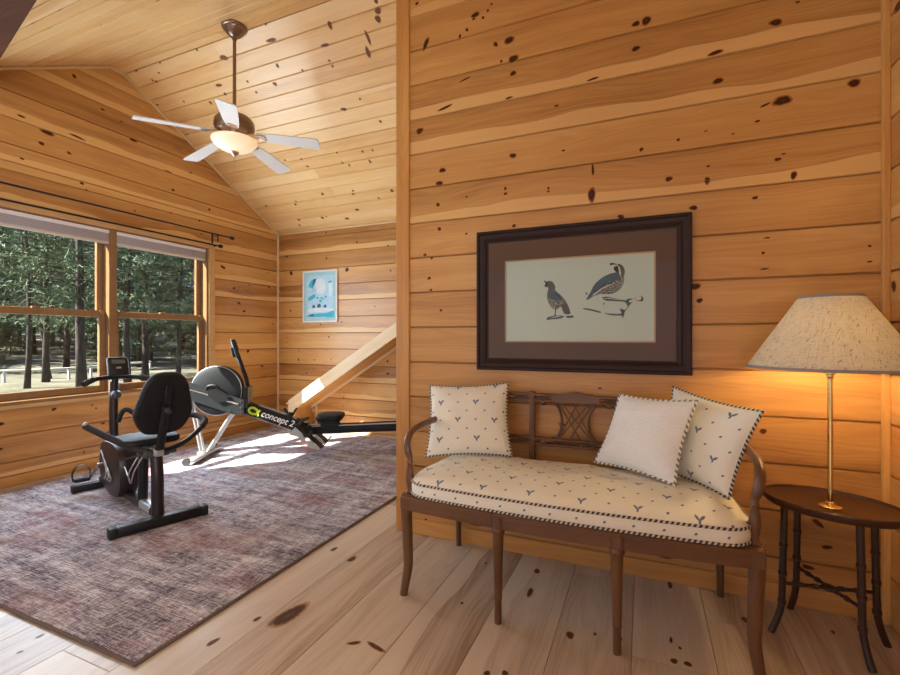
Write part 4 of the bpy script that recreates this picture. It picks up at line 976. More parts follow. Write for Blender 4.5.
for (a0, a1, c0, c1) in ((iw0 - .002, iw1 + .002, ih0 - .002, ih0 + g), (iw0 - .002, iw1 + .002, ih1 - g, ih1 + .002), (iw0 - .002, iw0 + g, ih0, ih1), (iw1 - g, iw1 + .002, ih0, ih1)):
    b.box(((a0 + a1) / 2, -0.0105, (c0 + c1) / 2), (a1 - a0, 0.005, c1 - c0))
b.build('gilt_slip', GILT, r)
t = NT('print_paper'); f = t.noise(t.coords(), 2.2, 3)
PAPER = t.done(t.mix(f, (0.42, 0.56, 0.53), (0.52, 0.65, 0.61)), 0.7)
INK1 = plain('quail_blue_grey', (0.060, 0.110, 0.145), 0.7, var=0.75, scale=75); INK2 = plain('quail_dark', (0.022, 0.024, 0.030), 0.7, var=0.3)
t = NT('quail_speckled_breast'); vo = t.node('ShaderNodeTexVoronoi'); vo.inputs['Scale'].default_value = 150; t.link(t.coords(), vo.inputs['Vector'])
INK3 = t.done(t.ramp(vo.outputs['Distance'], [(0.25, (0.38, 0.40, 0.36)), (0.5, (0.16, 0.17, 0.16)), (0.7, (0.05, 0.06, 0.065))]), 0.7)
INK4 = plain('branch_grey', (0.075, 0.10, 0.115), 0.7, var=0.6, scale=50)
INK5 = plain('quail_brown', (0.10, 0.095, 0.09), 0.7, var=0.4, scale=70); INK6 = plain('pale_snow', (0.55, 0.58, 0.53), 0.7, var=0.05)
b = B(); b.box(((iw0 + iw1) / 2, -0.0085, (ih0 + ih1) / 2), (iw1 - iw0, 0.002, ih1 - ih0))
def cv(u, v):
    p = onY(u, v, YP - 0.0105); return Vector((p.x - ox, -0.0096, p.z - oz))
def A(x, y): return 480 + x / 6.14, 240 + y / 6.14
def C(x, y): return 570 + x / 6.69, 240 + y / 6.69
def shape(tf, L, mat, h, sm=3):
    q = [(*tf(x, y), 0) for x, y in L]
    q = smooth_path(q, sm, closed=True) if sm else [Vector(p) for p in q]
    poly_on(b, [(p.x, p.y) for p in q], h, mat, cv)
# left bird
shape(A, [(420, 300), (440, 290), (470, 315), (505, 345), (535, 385), (552, 440), (545, 455), (515, 450), (500, 410), (470, 425), (440, 415), (415, 370), (412, 330)], 3, 0.0002)
shape(A, [(420, 300), (442, 292), (470, 320), (500, 345), (478, 372), (440, 362), (414, 345)], 1, 0.0004)
shape(A, [(500, 400), (530, 385), (556, 445), (540, 452), (515, 448)], 5, 0.0004)
shape(A, [(400, 265), (420, 250), (445, 256), (462, 285), (455, 308), (425, 306), (415, 286)], 5, 0.0005)
shape(A, [(391, 246), (404, 252), (414, 262), (408, 266), (396, 256)], 2, 0.0006, 2)
shape(A, [(395, 278), (410, 268), (414, 284), (402, 288)], 2, 0.0006, 2)
shape(A, [(462, 420), (470, 420), (464, 455), (474, 470), (452, 470), (458, 455)], 5, 0.0003, 0)
shape(A, [(412, 476), (440, 466), (500, 462), (516, 470), (490, 482), (440, 486), (412, 490)], 4, 0.0003)
shape(A, [(528, 466), (570, 462), (572, 474), (540, 478)], 4, 0.0003)
# right bird
shape(C, [(108, 402), (135, 350), (165, 295), (215, 250), (275, 222), (320, 215), (358, 235), (362, 275), (345, 315), (310, 348), (262, 362), (205, 360), (160, 375)], 3, 0.0002)
shape(C, [(108, 402), (135, 350), (165, 295), (215, 250), (275, 222), (320, 218), (330, 250), (290, 275), (240, 300), (190, 340), (150, 372)], 1, 0.0004)
shape(C, [(318, 160), (345, 165), (366, 195), (362, 235), (335, 232), (330, 195)], 5, 0.0005)
shape(C, [(296, 178), (318, 172), (330, 190), (330, 218), (308, 212), (292, 192)], 2, 0.0006)
shape(C, [(322, 172), (332, 182), (342, 225), (332, 232), (326, 200)], 6, 0.0007)
shape(C, [(266, 156), (282, 152), (310, 158), (312, 164), (284, 163), (274, 170)], 2, 0.0007, 2)
shape(C, [(215, 385), (250, 378), (330, 396), (355, 400), (350, 410), (300, 408), (240, 404)], 4, 0.0003)
shape(C, [(370, 405), (400, 390), (430, 398), (410, 420), (392, 440), (380, 430)], 4, 0.0003)
shape(C, [(425, 392), (470, 370), (490, 385), (486, 408), (450, 405)], 4, 0.0003); shape(C, [(440, 384), (475, 372), (472, 398), (446, 400)], 6, 0.0004)
shape(C, [(92, 454), (140, 460), (205, 478), (200, 486), (140, 472), (92, 462)], 4, 0.0003); shape(C, [(225, 486), (260, 490), (318, 494), (316, 504), (262, 500)], 4, 0.0003)
shape(C, [(335, 460), (360, 466), (362, 500), (350, 520), (346, 490)], 4, 0.0003); shape(C, [(222, 420), (234, 418), (224, 440)], 4, 0.0003, 0)
shape(C, [(0, 462), (60, 448), (88, 452), (60, 458), (4, 472)], 6, 0.0003); shape(C, [(100, 345), (122, 358), (110, 366)], 4, 0.0003, 0)
random.seed(8)
for (tf, bx0, bx1, by0, by1, n_) in ((C, 235, 345, 275, 350, 26), (A, 430, 495, 372, 412, 14)):
    for k in range(n_):
        x, y = random.uniform(bx0, bx1), random.uniform(by0, by1); q = random.uniform(2.5, 4.5)
        if tf is C and y > 275 + (x - 235) * -0.2 + 62: continue
        shape(tf, [(x - q, y), (x, y + q * 1.4), (x + q, y), (x, y - q * .5)], 6 if k % 2 else 2, 0.0008, 0)
shape(C, [(200, 392), (260, 386), (330, 398), (352, 404), (330, 400), (262, 391)], 6, 0.0005, 0)
shape(C, [(350, 398), (385, 410), (396, 425), (380, 420), (352, 408)], 4, 0.0003); shape(C, [(395, 405), (440, 388), (462, 380), (440, 398), (402, 416)], 6, 0.0005)
shape(C, [(318, 494), (345, 490), (360, 470), (380, 455), (388, 440), (394, 444), (372, 470), (352, 500), (322, 504)], 4, 0.0003)
shape(C, [(330, 458), (345, 462), (358, 470), (340, 468)], 4, 0.0004, 0)
shape(A, [(425, 476), (470, 468), (505, 466), (470, 474)], 6, 0.0005, 0)
shape(C, [(172, 340), (230, 300), (300, 270), (302, 274), (232, 306), (176, 348)], 2, 0.0007, 0); shape(C, [(150, 365), (210, 320), (280, 292), (282, 296), (214, 326), (156, 370)], 6, 0.0007, 0)
shape(A, [(455, 325), (490, 345), (520, 378), (516, 380), (486, 350)], 2, 0.0007, 0)
b.build('print', [PAPER, INK1, INK2, INK3, INK4, INK5, INK6], r, smooth=False)
b = B(); b.box((0, -0.0135, 0), (fwid - 0.13, 0.0015, fhei - 0.13)); b.build('glass', PGLASS, r)

# small blue picture on the back wall
pc = (onY(303, 272, YB - 0.02) + onY(337, 321, YB - 0.02)) / 2
pw, ph = 0.56, 0.685
r = thing('framed_beach_print', (pc.x, YB, pc.z), 0, 'small pale turquoise print in white frame on far wall', 'picture')
b = B(); mitred(b, pw, ph, [(0.0, 0.0), (0.0, 0.024), (0.018, 0.026), (0.022, 0.018)]); b.build('frame', WHITEF, r, angle=25)
def flat(nm, c): return plain(nm, c, 0.6, var=0.18, scale=22)
PM = [flat('pale_turquoise', (0.36, 0.60, 0.66)), flat('sky_blue_print', (0.42, 0.66, 0.80)), flat('turquoise_ink', (0.05, 0.42, 0.58)), flat('navy_ink', (0.03, 0.10, 0.22)), flat('white_ink', (0.66, 0.76, 0.82)), flat('lavender_ink', (0.42, 0.50, 0.72))]
b = B(); b.box((0, -0.007, 0), (pw - 0.01, 0.012, ph - 0.01))
def bx_(x0, x1, z0, z1, m, h): b.box(((x0 + x1) / 2, -0.013 - h / 2, (z0 + z1) / 2), (x1 - x0, h, z1 - z0), mat=m)
bx_(-0.21, 0.22, -0.28, 0.27, 1, 0.0015)
def D(x, y): return ((x - 270) / 300.0 * pw, (345 - y) / 480.0 * ph)
def blob(L, m, h=0.001, sm=3):
    q = smooth_path([(*D(x, y), 0) for x, y in L], sm, closed=True)
    V = [Vector((p.x, -0.0147 - h, p.y)) for p in q]; b.add(V, [list(range(len(V)))], m)
blob([(200, 190), (225, 180), (235, 200), (222, 230), (210, 270), (190, 265), (170, 250), (180, 215)], 2); blob([(215, 185), (235, 183), (230, 205), (210, 245), (204, 230)], 3, 0.0014)
blob([(165, 355), (190, 340), (222, 320), (230, 350), (205, 370), (170, 385)], 2); blob([(200, 285), (228, 270), (230, 300), (205, 310)], 5)
blob([(240, 190), (300, 185), (320, 260), (300, 320), (250, 320), (236, 260)], 4)
for x, y, q in ((215, 438, 12), (262, 432, 15), (315, 438, 12), (250, 360, 9), (275, 388, 11), (285, 360, 8), (320, 350, 9), (300, 370, 7)): blob([(x - q, y + q), (x - q * .6, y - q), (x + q * .7, y - q), (x + q, y + q * .8)], 3 if y > 400 else 2, 0.0014)
blob([(345, 225), (370, 215), (378, 235), (376, 330), (350, 340), (345, 280)], 4, 0.001); blob([(345, 210), (372, 208), (372, 222), (346, 226)], 2, 0.0014)
blob([(165, 515), (230, 505), (330, 500), (385, 480), (385, 540), (300, 535), (165, 535)], 2); blob([(180, 515), (215, 510), (210, 528), (184, 528)], 3, 0.0014); blob([(170, 460), (250, 455), (380, 460), (378, 480), (240, 492), (170, 490)], 4, 0.0008)
b.build('print', PM, r, smooth=False)

# ------------------------------------------------------------------ settee
SX, SY = -0.329, 2.15
r = thing('settee', (SX, SY, 0), 0, 'caned walnut settee with lattice back below the quail print', 'settee')
HL = 0.700
YFr = 1.865 - SY; YBk = 2.425 - SY
def front_y(x): return YFr - 0.038 * (1 - min(1, abs(x / HL)) ** 2)
def rail_strip(b, pts, z0, z1, t):
    V = []; F = []; n = len(pts)
    for i, p in enumerate(pts):
        a = Vector(pts[max(i - 1, 0)]); c = Vector(pts[min(i + 1, n - 1)]); d = (c - a).normalized(); nr = Vector((-d.y, d.x)) * t / 2
        for s_ in (1, -1):
            for z in (z0, z1): V.append((p[0] + nr.x * s_, p[1] + nr.y * s_, z))
    for i in range(n - 1):
        a, c = 4 * i, 4 * i + 4
        F += [[a, a + 1, c + 1, c], [a + 2, c + 2, c + 3, a + 3], [a + 1, a + 3, c + 3, c + 1], [a, c, c + 2, a + 2]]
    F += [[0, 2, 3, 1], [4 * n - 4, 4 * n - 3, 4 * n - 1, 4 * n - 2]]
    b.add(V, F)
fp = [Vector((x, front_y(x))) for x in [-HL + 2 * HL * k / 24 for k in range(25)]]
b = B(); rail_strip(b, fp, 0.402, 0.462, 0.036); rail_strip(b, [p + Vector((0, -0.004)) for p in fp], 0.455, 0.468, 0.040); b.build('front_rail', WALNUTX, r, angle=30)
b = B(); rail_strip(b, [Vector((-HL, YBk)), Vector((HL - 0.02, YBk))], 0.405, 0.465, 0.03); b.build('back_rail', WALNUTX, r)
for sg in (-1, 1):
    b = B(); rail_strip(b, [Vector((sg * HL, YFr)), Vector((sg * (HL - 0.01), 0)), Vector((sg * (HL - 0.04), YBk))], 0.405, 0.466, 0.032); b.build('side_rail', WALNUT, r)
DARKCANE = plain('dark_caning', (0.05, 0.025, 0.013), 0.6, var=0.3, scale=200)
b = B()
o2 = [(p.x, p.y + 0.01) for p in fp] + [(HL - 0.04, YBk - 0.01), (-HL + 0.04, YBk - 0.01)]
b.prism(o2, 0.012, Matrix.Translation((0, 0, 0.462))); b.build('cane_seat', DARKCANE, r)
# legs: two sabre legs at the ends, two tapered legs between, two at the back
for sg in (-1, 1):
    x, y = sg * 0.690, YFr
    b = B(); b.box((x, y, 0.435), (0.046, 0.046, 0.064), bevel=0.004); b.lathe([(0.0, 0.405), (0.025, 0.405), (0.027, 0.395), (0.024, 0.386), (0.022, 0.380)], 18, M=Matrix.Translation((x, y, 0)))
    b.tube(smooth_path([(x, y, 0.39), (x - sg * 0.004, y + 0.004, 0.25), (x - sg * 0.006, y + 0.006, 0.14), (x + sg * 0.004, y, 0.06), (x + sg * 0.014, y - 0.004, 0.0)], 5), [0.0265 - 0.009 * k / 20 for k in range(21)], 14); b.build('leg', WALNUT, r)
for xx in (-0.235, 0.235):
    y = front_y(xx)
    b = B(); b.box((xx, y - 0.003, 0.432), (0.044, 0.044, 0.062), bevel=0.004); b.box((xx, y - 0.026, 0.432), (0.032, 0.004, 0.046), bevel=0.0015)
    b.lathe([(0.0, 0.0), (0.0145, 0.0), (0.0155, 0.01), (0.015, 0.10), (0.0175, 0.104), (0.0175, 0.112), (0.0165, 0.118), (0.0235, 0.375), (0.0285, 0.385), (0.029, 0.395), (0.024, 0.404), (0.0, 0.404)], 18, M=Matrix.Translation((xx, y, 0))); b.build('leg', WALNUT, r)
def back_x(sg): return sg * 0.655
for sg in (-1, 1):
    x = back_x(sg)
    b = B(); b.tube(smooth_path([(x + sg * 0.0, YBk + 0.002, 0.0), (x, YBk, 0.2), (x, YBk, 0.46)], 5), [0.014 + 0.005 * k / 10 for k in range(11)], 12, flat=(1, 1.1)); b.build('leg', WALNUT, r)
    b = B(); b.box((x, YBk, 0.68), (0.034, 0.028, 0.44), bevel=0.006); b.build('back_post', WALNUT, r)
    # arm and its turned support
    ax = sg * 0.690
    b = B(); b.lathe([(0.0, 0.462), (0.020, 0.462), (0.022, 0.472), (0.015, 0.482), (0.0135, 0.495), (0.019, 0.52), (0.0205, 0.545), (0.017, 0.575), (0.0125, 0.60), (0.016, 0.608), (0.0125, 0.618), (0.0125, 0.635)], 16, M=Matrix.Translation((ax, YFr + 0.035, 0)))
    b.build('arm_support', WALNUT, r)
    b = B(); b.tube(smooth_path([(ax, YFr + 0.035, 0.63), (ax + sg * 0.012, YFr + 0.033, 0.67), (ax + sg * 0.020, YFr + 0.05, 0.712), (ax + sg * 0.022, YFr + 0.095, 0.742), (ax + sg * 0.018, YFr + 0.19, 0.757), (ax + sg * 0.002, YFr + 0.36, 0.765), (x, YBk - 0.01, 0.77)], 5), [0.0135, .015, .0165, .0175, .018] + [0.0175] * 26, 12, flat=(1, 0.9)); b.build('arm', WALNUT, r)
for xx in (-0.225, 0.225):
    b = B(); b.box((xx, YBk, 0.685), (0.030, 0.026, 0.45), bevel=0.004); b.box((xx, YBk - 0.012, 0.685), (0.008, 0.006, 0.43), bevel=0.002); b.build('back_post', WALNUT, r)
b = B(); b.box((0, YBk, 0.893), (1.31, 0.024, 0.017), bevel=0.004); b.box((0, YBk, 0.862), (1.31, 0.022, 0.014), bevel=0.003)
for (xa, xb) in ((-0.64, -0.24), (0.24, 0.64), (-0.21, -0.13), (0.13, 0.21)):
    n = 4 if xb - xa > 0.2 else 1; w = (xb - xa) / n
    for k in range(n):
        p, q = xa + k * w, xa + (k + 1) * w
        for s_ in (0, 1): b.tube([(p, YBk, 0.866 if s_ else 0.889), (q, YBk, 0.889 if s_ else 0.866)], 0.0055, 6)
b.build('top_rail', WALNUTX, r)
b = B(); b.prism([(p.x, p.y) for p in smooth_path([(-0.115, 0.862, 0), (-0.11, 0.896, 0), (-0.055, 0.905, 0), (0, 0.914, 0), (0.055, 0.905, 0), (0.11, 0.896, 0), (0.115, 0.862, 0), (0, 0.858, 0)], 3, closed=True)], 0.028, frame_M((0, YBk, 0), (1, 0, 0), (0, 0, 1))); b.build('crest_tablet', WALNUTX, r)
b = B(); b.box((0, YBk, 0.660), (1.31, 0.022, 0.014), bevel=0.003); b.box((0, YBk, 0.630), (1.31, 0.022, 0.014), bevel=0.003)
for k in range(8):
    p = -0.6 + k * 0.16
    b.box((p, YBk, 0.645), (0.05, 0.016, 0.022), bevel=0.006)
b.build('lower_rail', WALNUTX, r)
b = B()
def side(s_): return smooth_path([(s_ * 0.105, YBk, 0.858), (s_ * 0.078, YBk, 0.815), (s_ * 0.068, YBk, 0.765), (s_ * 0.075, YBk, 0.71), (s_ * 0.098, YBk, 0.664)], 5)
for s_ in (-1, 1): b.tube(side(s_), 0.0075, 8, flat=(1, 1.2))
for (xa, xb) in ((-0.085, 0.07), (-0.03, 0.088), (-0.088, 0.012)):
    b.tube([(xa, YBk, 0.664), (xb, YBk, 0.858)], 0.0045, 6); b.tube([(-xa, YBk - 0.004, 0.664), (-xb, YBk - 0.004, 0.858)], 0.0045, 6)
b.build('lattice_splat', WALNUT, r)
for sg in (-1, 1):
    for z in (0.862, 0.650):
        b = B(); b.ball((sg * 0.135, YBk - 0.004, z), (0.035, 0.014, 0.012), 12, 8); b.ball((sg * 0.165, YBk - 0.006, z - 0.008), (0.018, 0.01, 0.016), 12, 8); b.build('carved_ribbon', WALNUTX, r)

# seat cushion
def cushion():
    L0, hx, y0, y1 = 0, 0.686, 1.842 - SY, 2.385 - SY
    out = []
    corner = 0.11
    def fy(x): return y0 - 0.040 * (1 - min(1, abs(x / hx)) ** 2)
    N = 60
    for k in range(N + 1):
        x = -hx + corner + (2 * hx - 2 * corner) * k / N; out.append((x, fy(x)))
    cy = fy(hx - corner)
    for k in range(1, 9):
        a = -pi / 2 + k * pi / 2 / 8; out.append((hx - corner + corner * cos(a), cy + corner + corner * sin(a)))
    for k in range(1, 12): out.append((hx - 0.03 * k / 12, cy + corner + (y1 - 0.06 - cy - corner) * k / 12))
    for k in range(0, 7):
        a = k * pi / 2 / 6; out.append((hx - 0.03 - 0.06 + 0.06 * cos(a), y1 - 0.06 + 0.06 * sin(a)))
    n2 = 44
    for k in range(1, n2):
        x = (hx - 0.09) * (1 - 2 * k / n2); out.append((x, y1))
    left = [(-x, y) for x, y in out if x > hx - corner - 1e-6 and True]
    right_part = [p for p in out[N + 1:N + 1 + 8 + 11 + 7]]
    out += [(-x, y) for x, y in right_part][::-1]
    return out
OUT = cushion(); n = len(OUT)
per = [0.0]
for i in range(n): per.append(per[-1] + hypot(OUT[(i + 1) % n][0] - OUT[i][0], OUT[(i + 1) % n][1] - OUT[i][1]))
cyy = (2.385 + 1.82) / 2 - SY
def inset(p, s_):
    cx = max(-0.46, min(0.46, p[0])); c0 = Vector((cx * (0.98 if s_ < 1 else 1), cyy)); q = Vector(p)
    return c0 + (q - c0) * s_
lv = [(0.9, 0.0), (0.985, 0.002), (1.0, 0.008), (1.008, 0.032), (1.0, 0.060), (0.965, 0.074), (0.88, 0.090), (0.72, 0.104), (0.5, 0.113), (0.25, 0.117), (0.04, 0.118)]
V = []; F = []; U = []
random.seed(4)
for li, (s_, z) in enumerate(lv):
    for i, p in enumerate(OUT):
        q = inset(p, s_); dzz = 0.0
        if li > 3: dzz = 0.006 * noise.noise(Vector((q.x * 7, q.y * 7, 0))) + 0.004 * noise.noise(Vector((q.x * 28, q.y * 6, 3)))
        V.append((q.x, q.y, z + dzz))
for l in range(len(lv) - 1):
    for i in range(n):
        j = (i + 1) % n
        F.append([l * n + i, l * n + j, (l + 1) * n + j, (l + 1) * n + i])
        if l < 4:
            U.append([(per[i], lv[l][1] + 0.02), (per[i + 1], lv[l][1] + 0.02), (per[i + 1], lv[l + 1][1] + 0.02), (per[i], lv[l + 1][1] + 0.02)])
        else: U.append([(V[k][0], V[k][1]) for k in F[-1]])
F.append(list(range(n))[::-1]); U.append([(V[k][0], V[k][1]) for k in F[-1]])
F.append([(len(lv) - 1) * n + k for k in range(n)]); U.append([(V[k][0], V[k][1]) for k in F[-1]])
r = thing('seat_cushion', (SX, SY, 0.471), 0, 'long cream sprigged seat cushion with navy rope edges on settee', 'cushion')
b = B(); b.add(V, F, 0, None, uvs=U); b.build('cushion_body', SPRIG, r, angle=80)
for z, s_ in ((0.006, 1.004), (0.061, 1.004)):
    b = B(); b.tube([(inset(p, s_).x, inset(p, s_).y, z) for p in OUT], 0.0058, 8, closed=True, up=(0, 0, 1)); b.build('piping', ROPE, r)

# pillows from their four corners
def pillow(name, TL, TR, BR, BL, T, mat, pmat, label, N=22, pr=0.0058, off=(0, 0), scall=0.0):
    TL, TR, BR, BL = map(Vector, (TL, TR, BR, BL))
    c = (TL + TR + BR + BL) / 4
    rt = ((TR + BR) - (TL + BL)); up = ((TL + TR) - (BL + BR)); nn_ = rt.cross(up).normalized()
    if nn_.y > 0: nn_ = -nn_
    w, h = rt.length / 2, up.length / 2
    def P(u, v):
        p = (TL * (1 - u) * (1 + v) + TR * (1 + u) * (1 + v) + BR * (1 + u) * (1 - v) + BL * (1 - u) * (1 - v)) / 4
        p -= (rt / 4) * u * 0.085 * (1 - v * v); p -= (up / 4) * v * 0.085 * (1 - u * u)
        return p - c
    def H(u, v):
        return T * ((1 - abs(u) ** 2.4) * (1 - abs(v) ** 2.4)) ** 0.55
    V = []; F = []; U = []
    for sgn in (1, -1):
        o = len(V)
        for i in range(N + 1):
            for j in range(N + 1):
                u, v = -1 + 2 * i / N, -1 + 2 * j / N
                u, v = sin(u * pi / 2) * 0.35 + u * 0.65, sin(v * pi / 2) * 0.35 + v * 0.65
                hh_ = H(u, v)
                wr = 0.0
                if sgn > 0: wr = hh_ / T * (0.008 * noise.noise(Vector((u * 2.2 + off[0] * 9, v * 2.2, 1.3))) + 0.004 * noise.noise(Vector((u * 6, v * 5 + 4, off[0]))))
                V.append(P(u, v) + nn_ * sgn * (hh_ * (1.0 if sgn > 0 else 0.75) + wr)); U.append((u * w / 2 + off[0], v * h / 2 + off[1]))
        for i in range(N):
            for j in range(N):
                a = o + i * (N + 1) + j; q = [a, a + N + 1, a + N + 2, a + 1]
                F.append(q if sgn > 0 else q[::-1])
    root = thing(name, c, 0, label, 'pillow', 'pillows on the settee')
    b = B(); b.add(V, F, 0, None, uvs=[[U[k] for k in f] for f in F])
    b.build('pillow_cover', mat, root, angle=120)
    edge = []
    M_ = 30
    for k in range(M_): edge.append((-1 + 2 * k / M_, 1))
    for k in range(M_): edge.append((1, 1 - 2 * k / M_))
    for k in range(M_): edge.append((1 - 2 * k / M_, -1))
    for k in range(M_): edge.append((-1, -1 + 2 * k / M_))
    b = B()
    pts = [P(u, v) for u, v in edge]
    rad = pr if not scall else [pr * (1 + scall * (k % 2)) for k in range(len(pts))]
    b.tube(pts, rad, 8, closed=True, up=tuple(nn_)); b.build('piping', pmat, root)
    return root
pillow('throw_pillow', (-1.115, 2.315, 0.930), (-0.675, 2.375, 0.955), (-0.625, 2.27, 0.588), (-1.045, 2.12, 0.578), 0.075, SPRIG, ROPE, 'square cream sprigged pillow alone at left end of settee', off=(0.05, 0.02))
pillow('throw_pillow', (-0.107, 2.335, 0.925), (0.206, 2.15, 0.936), (0.117, 2.065, 0.595), (-0.220, 2.295, 0.597), 0.06, IVORY, BOBBLE, 'plain ivory pillow leaning on the patterned pillow at right', scall=0.7, pr=0.0045)
pillow('throw_pillow', (0.128, 2.385, 0.968), (0.418, 2.06, 0.918), (0.305, 2.05, 0.572), (0.055, 2.29, 0.592), 0.055, SPRIG, ROPE, 'cream sprigged pillow behind the ivory one by right arm', off=(0.09, 0.06))

# ------------------------------------------------------------------ side table
TX, TY, TZ = 0.679, 2.235, 0.552
r = thing('side_table', (TX, TY, 0), 0, 'small dark oval side table with bamboo turned legs in the corner', 'table')
b = B(); Ms = Matrix.Rotation(radians(-25.4), 4, 'Z')
b.lathe([(0.0, TZ - 0.030), (0.80, TZ - 0.030), (0.95, TZ - 0.026), (0.985, TZ - 0.018), (1.0, TZ - 0.008), (1.0, TZ + 0.003), (0.985, TZ + 0.005), (0.965, TZ + 0.003), (0.955, TZ - 0.004), (0.93, TZ - 0.006), (0.0, TZ - 0.006)], 64, M=Ms, scale=(0.228, 0.174)); b.build('tray_top', MAHOGT, r)
feet = [(0.477, 2.218), (0.595, 2.44), (0.872, 2.289), (0.755, 2.09)]
def leg_pt(f, z):
    fx_, fy_ = f[0] - TX, f[1] - TY; d = Vector((fx_, fy_)); L_ = d.length; d /= L_
    k = 0.0 if z > 0.14 else ((0.14 - z) / 0.14) ** 1.7
    q = d * (L_ - 0.035 + 0.035 * k - 0.012 * (z / 0.52))
    return Vector((q.x, q.y, z))
for f in feet:
    zs = [0.0, 0.02, 0.05, 0.085, 0.12, 0.16, 0.25, 0.36, 0.45, TZ - 0.028]
    b = B(); b.tube(smooth_path([leg_pt(f, z) for z in zs], 3), 0.0125, 12)
    for z in (0.13, 0.245, 0.36):
        b.tube([leg_pt(f, z - 0.010), leg_pt(f, z - 0.005), leg_pt(f, z), leg_pt(f, z + 0.005), leg_pt(f, z + 0.010)], [0.0125, 0.0158, 0.0145, 0.0158, 0.0125], 12)
    b.build('leg', MAHOG, r)
b = B()
for (i, j) in ((0, 2), (1, 3)):
    p, q = leg_pt(feet[i], 0.205), leg_pt(feet[j], 0.205)
    b.tube([p, q], 0.007, 10)
    for t_ in (0.2, 0.36, 0.64, 0.8):
        m_ = p + (q - p) * t_; d_ = (q - p).normalized(); b.tube([m_ - d_ * 0.012, m_ - d_ * 0.005, m_, m_ + d_ * 0.005, m_ + d_ * 0.012], [0.007, 0.0105, 0.0085, 0.0105, 0.007], 10)
cr = (leg_pt(feet[0], 0.205) + leg_pt(feet[2], 0.205)) / 2
b.ball(cr, (0.026, 0.026, 0.013)); b.build('cross_stretcher', MAHOG, r)

# ------------------------------------------------------------------ table lamp
LX, LY = 0.662, 2.188
r = thing('table_lamp', (LX, LY, TZ - 0.006), 0, 'lit brass stick lamp with wide linen shade on side table', 'lamp')
b = B(); b.lathe([(0.0, 0.0), (0.036, 0.0), (0.038, 0.004), (0.032, 0.008), (0.020, 0.010), (0.016, 0.018), (0.012, 0.022), (0.0, 0.024)], 32); b.build('base', BRASS, r)
b = B(); b.rod((0, 0, 0.02), (0, 0, 0.50), 0.0085, seg=20); b.lathe([(0.0085, 0.495), (0.012, 0.50), (0.012, 0.508), (0.009, 0.512)], 18); b.build('stem', BRASS, r)
b = B(); b.lathe([(0.009, 0.508), (0.017, 0.512), (0.018, 0.545), (0.015, 0.565), (0.0, 0.566)], 18)
b.build('socket', BRASS, r)
b = B()
for sg in (-1, 1): b.tube(smooth_path([(sg * 0.010, 0, 0.515), (sg * 0.035, 0, 0.528), (sg * 0.055, 0, 0.57), (sg * 0.062, 0, 0.65), (sg * 0.045, 0, 0.73), (sg * 0.0, 0, 0.775)], 4), 0.0022, 8)
b.rod((0, 0, 0.77), (0, 0, 0.80), 0.005); b.ball((0, 0, 0.805), 0.008); b.build('harp', BRASS, r)
RB, RT_, ZB, ZT = 0.272, 0.098, 0.535, 0.815
b = B()
for k in range(3):
    a = 2 * pi * k / 3 + 0.3; b.rod((0, 0, 0.79), (RT_ * cos(a), RT_ * sin(a), ZT - 0.008), 0.0018, seg=6)
b.build('spider', BRASS, r)
t = NT('lamp_bulb'); t.done((0.9, 0.85, 0.75), 0.3, Emission_Color=(1.0, 0.66, 0.30, 1), Emission_Strength=210.0)
b = B(); b.ball((0, 0, 0.635), (0.030, 0.030, 0.042)); b.lathe([(0.013, 0.566), (0.014, 0.59), (0.022, 0.612)], 14); b.build('bulb', t.m, r)
t = NT('linen_shade'); o = t.coords(); s = t.sep(o)
an = t.math('ARCTAN2', s[1], s[0])
w1 = t.noise(t.comb(t.math('MULTIPLY', an, 90.0), t.math('MULTIPLY', s[2], 14.0)), 1.0, 3, 0.7, 0.8, dims='2D'); w2 = t.noise(t.comb(t.math('MULTIPLY', an, 5.0), t.math('MULTIPLY', s[2], 420.0)), 1.0, 3, 0.7, 0.8, dims='2D')
slub = t.noise(t.comb(t.math('MULTIPLY_ADD', s[2], 25.0, t.math('MULTIPLY', an, 9.0)), t.math('MULTIPLY_ADD', s[2], -95.0, t.math('MULTIPLY', an, 30.0))), 1.0, 2, 0.6, dims='2D')
k = t.math('ADD', t.math('MULTIPLY', w1, 0.5), t.math('MULTIPLY', w2, 0.5))
c = t.ramp(k, [(0.30, (0.44, 0.40, 0.34)), (0.5, (0.70, 0.66, 0.57)), (0.68, (0.80, 0.76, 0.68))])
c = t.mix(t.math('MULTIPLY', t.math('SUBTRACT', slub, 0.62), 6.0, clamp=True), c, (0.20, 0.17, 0.145))
t.bump(k, 0.25, 0.002)
t.done(c, 0.9, Specular_IOR_Level=0.1)
tl = t.node('ShaderNodeBsdfTranslucent'); t.link(c, tl.inputs[0]); mxs = t.node('ShaderNodeMixShader'); mxs.inputs[0].default_value = 0.34
t.link(t.b.outputs[0], mxs.inputs[1]); t.link(tl.outputs[0], mxs.inputs[2]); t.link(mxs.outputs[0], t.out.inputs[0])
b = B(); b.lathe([(RB, ZB), (RT_, ZT), (RT_ - 0.002, ZT), (RB - 0.003, ZB), (RB, ZB)], 72); shd = b.build('shade', t.m, r)
TAPE = plain('shade_binding', (0.27, 0.27, 0.29), 0.9, scale=90)
for (rr, zz, nr_) in ((RB, ZB, RB - 0.0058), (RT_, ZT, RT_ + 0.0058)):
    dzz = 0.009 if zz == ZB else -0.009
    b = B(); b.lathe([(rr + 0.0012, zz - 0.001 * (1 if dzz > 0 else -1)), (nr_ + 0.0012, zz + dzz), (nr_ - 0.004, zz + dzz), (rr - 0.004, zz - 0.001 * (1 if dzz > 0 else -1)), (rr + 0.0012, zz - 0.001 * (1 if dzz > 0 else -1))], 72); b.build('shade_trim', TAPE, shd)

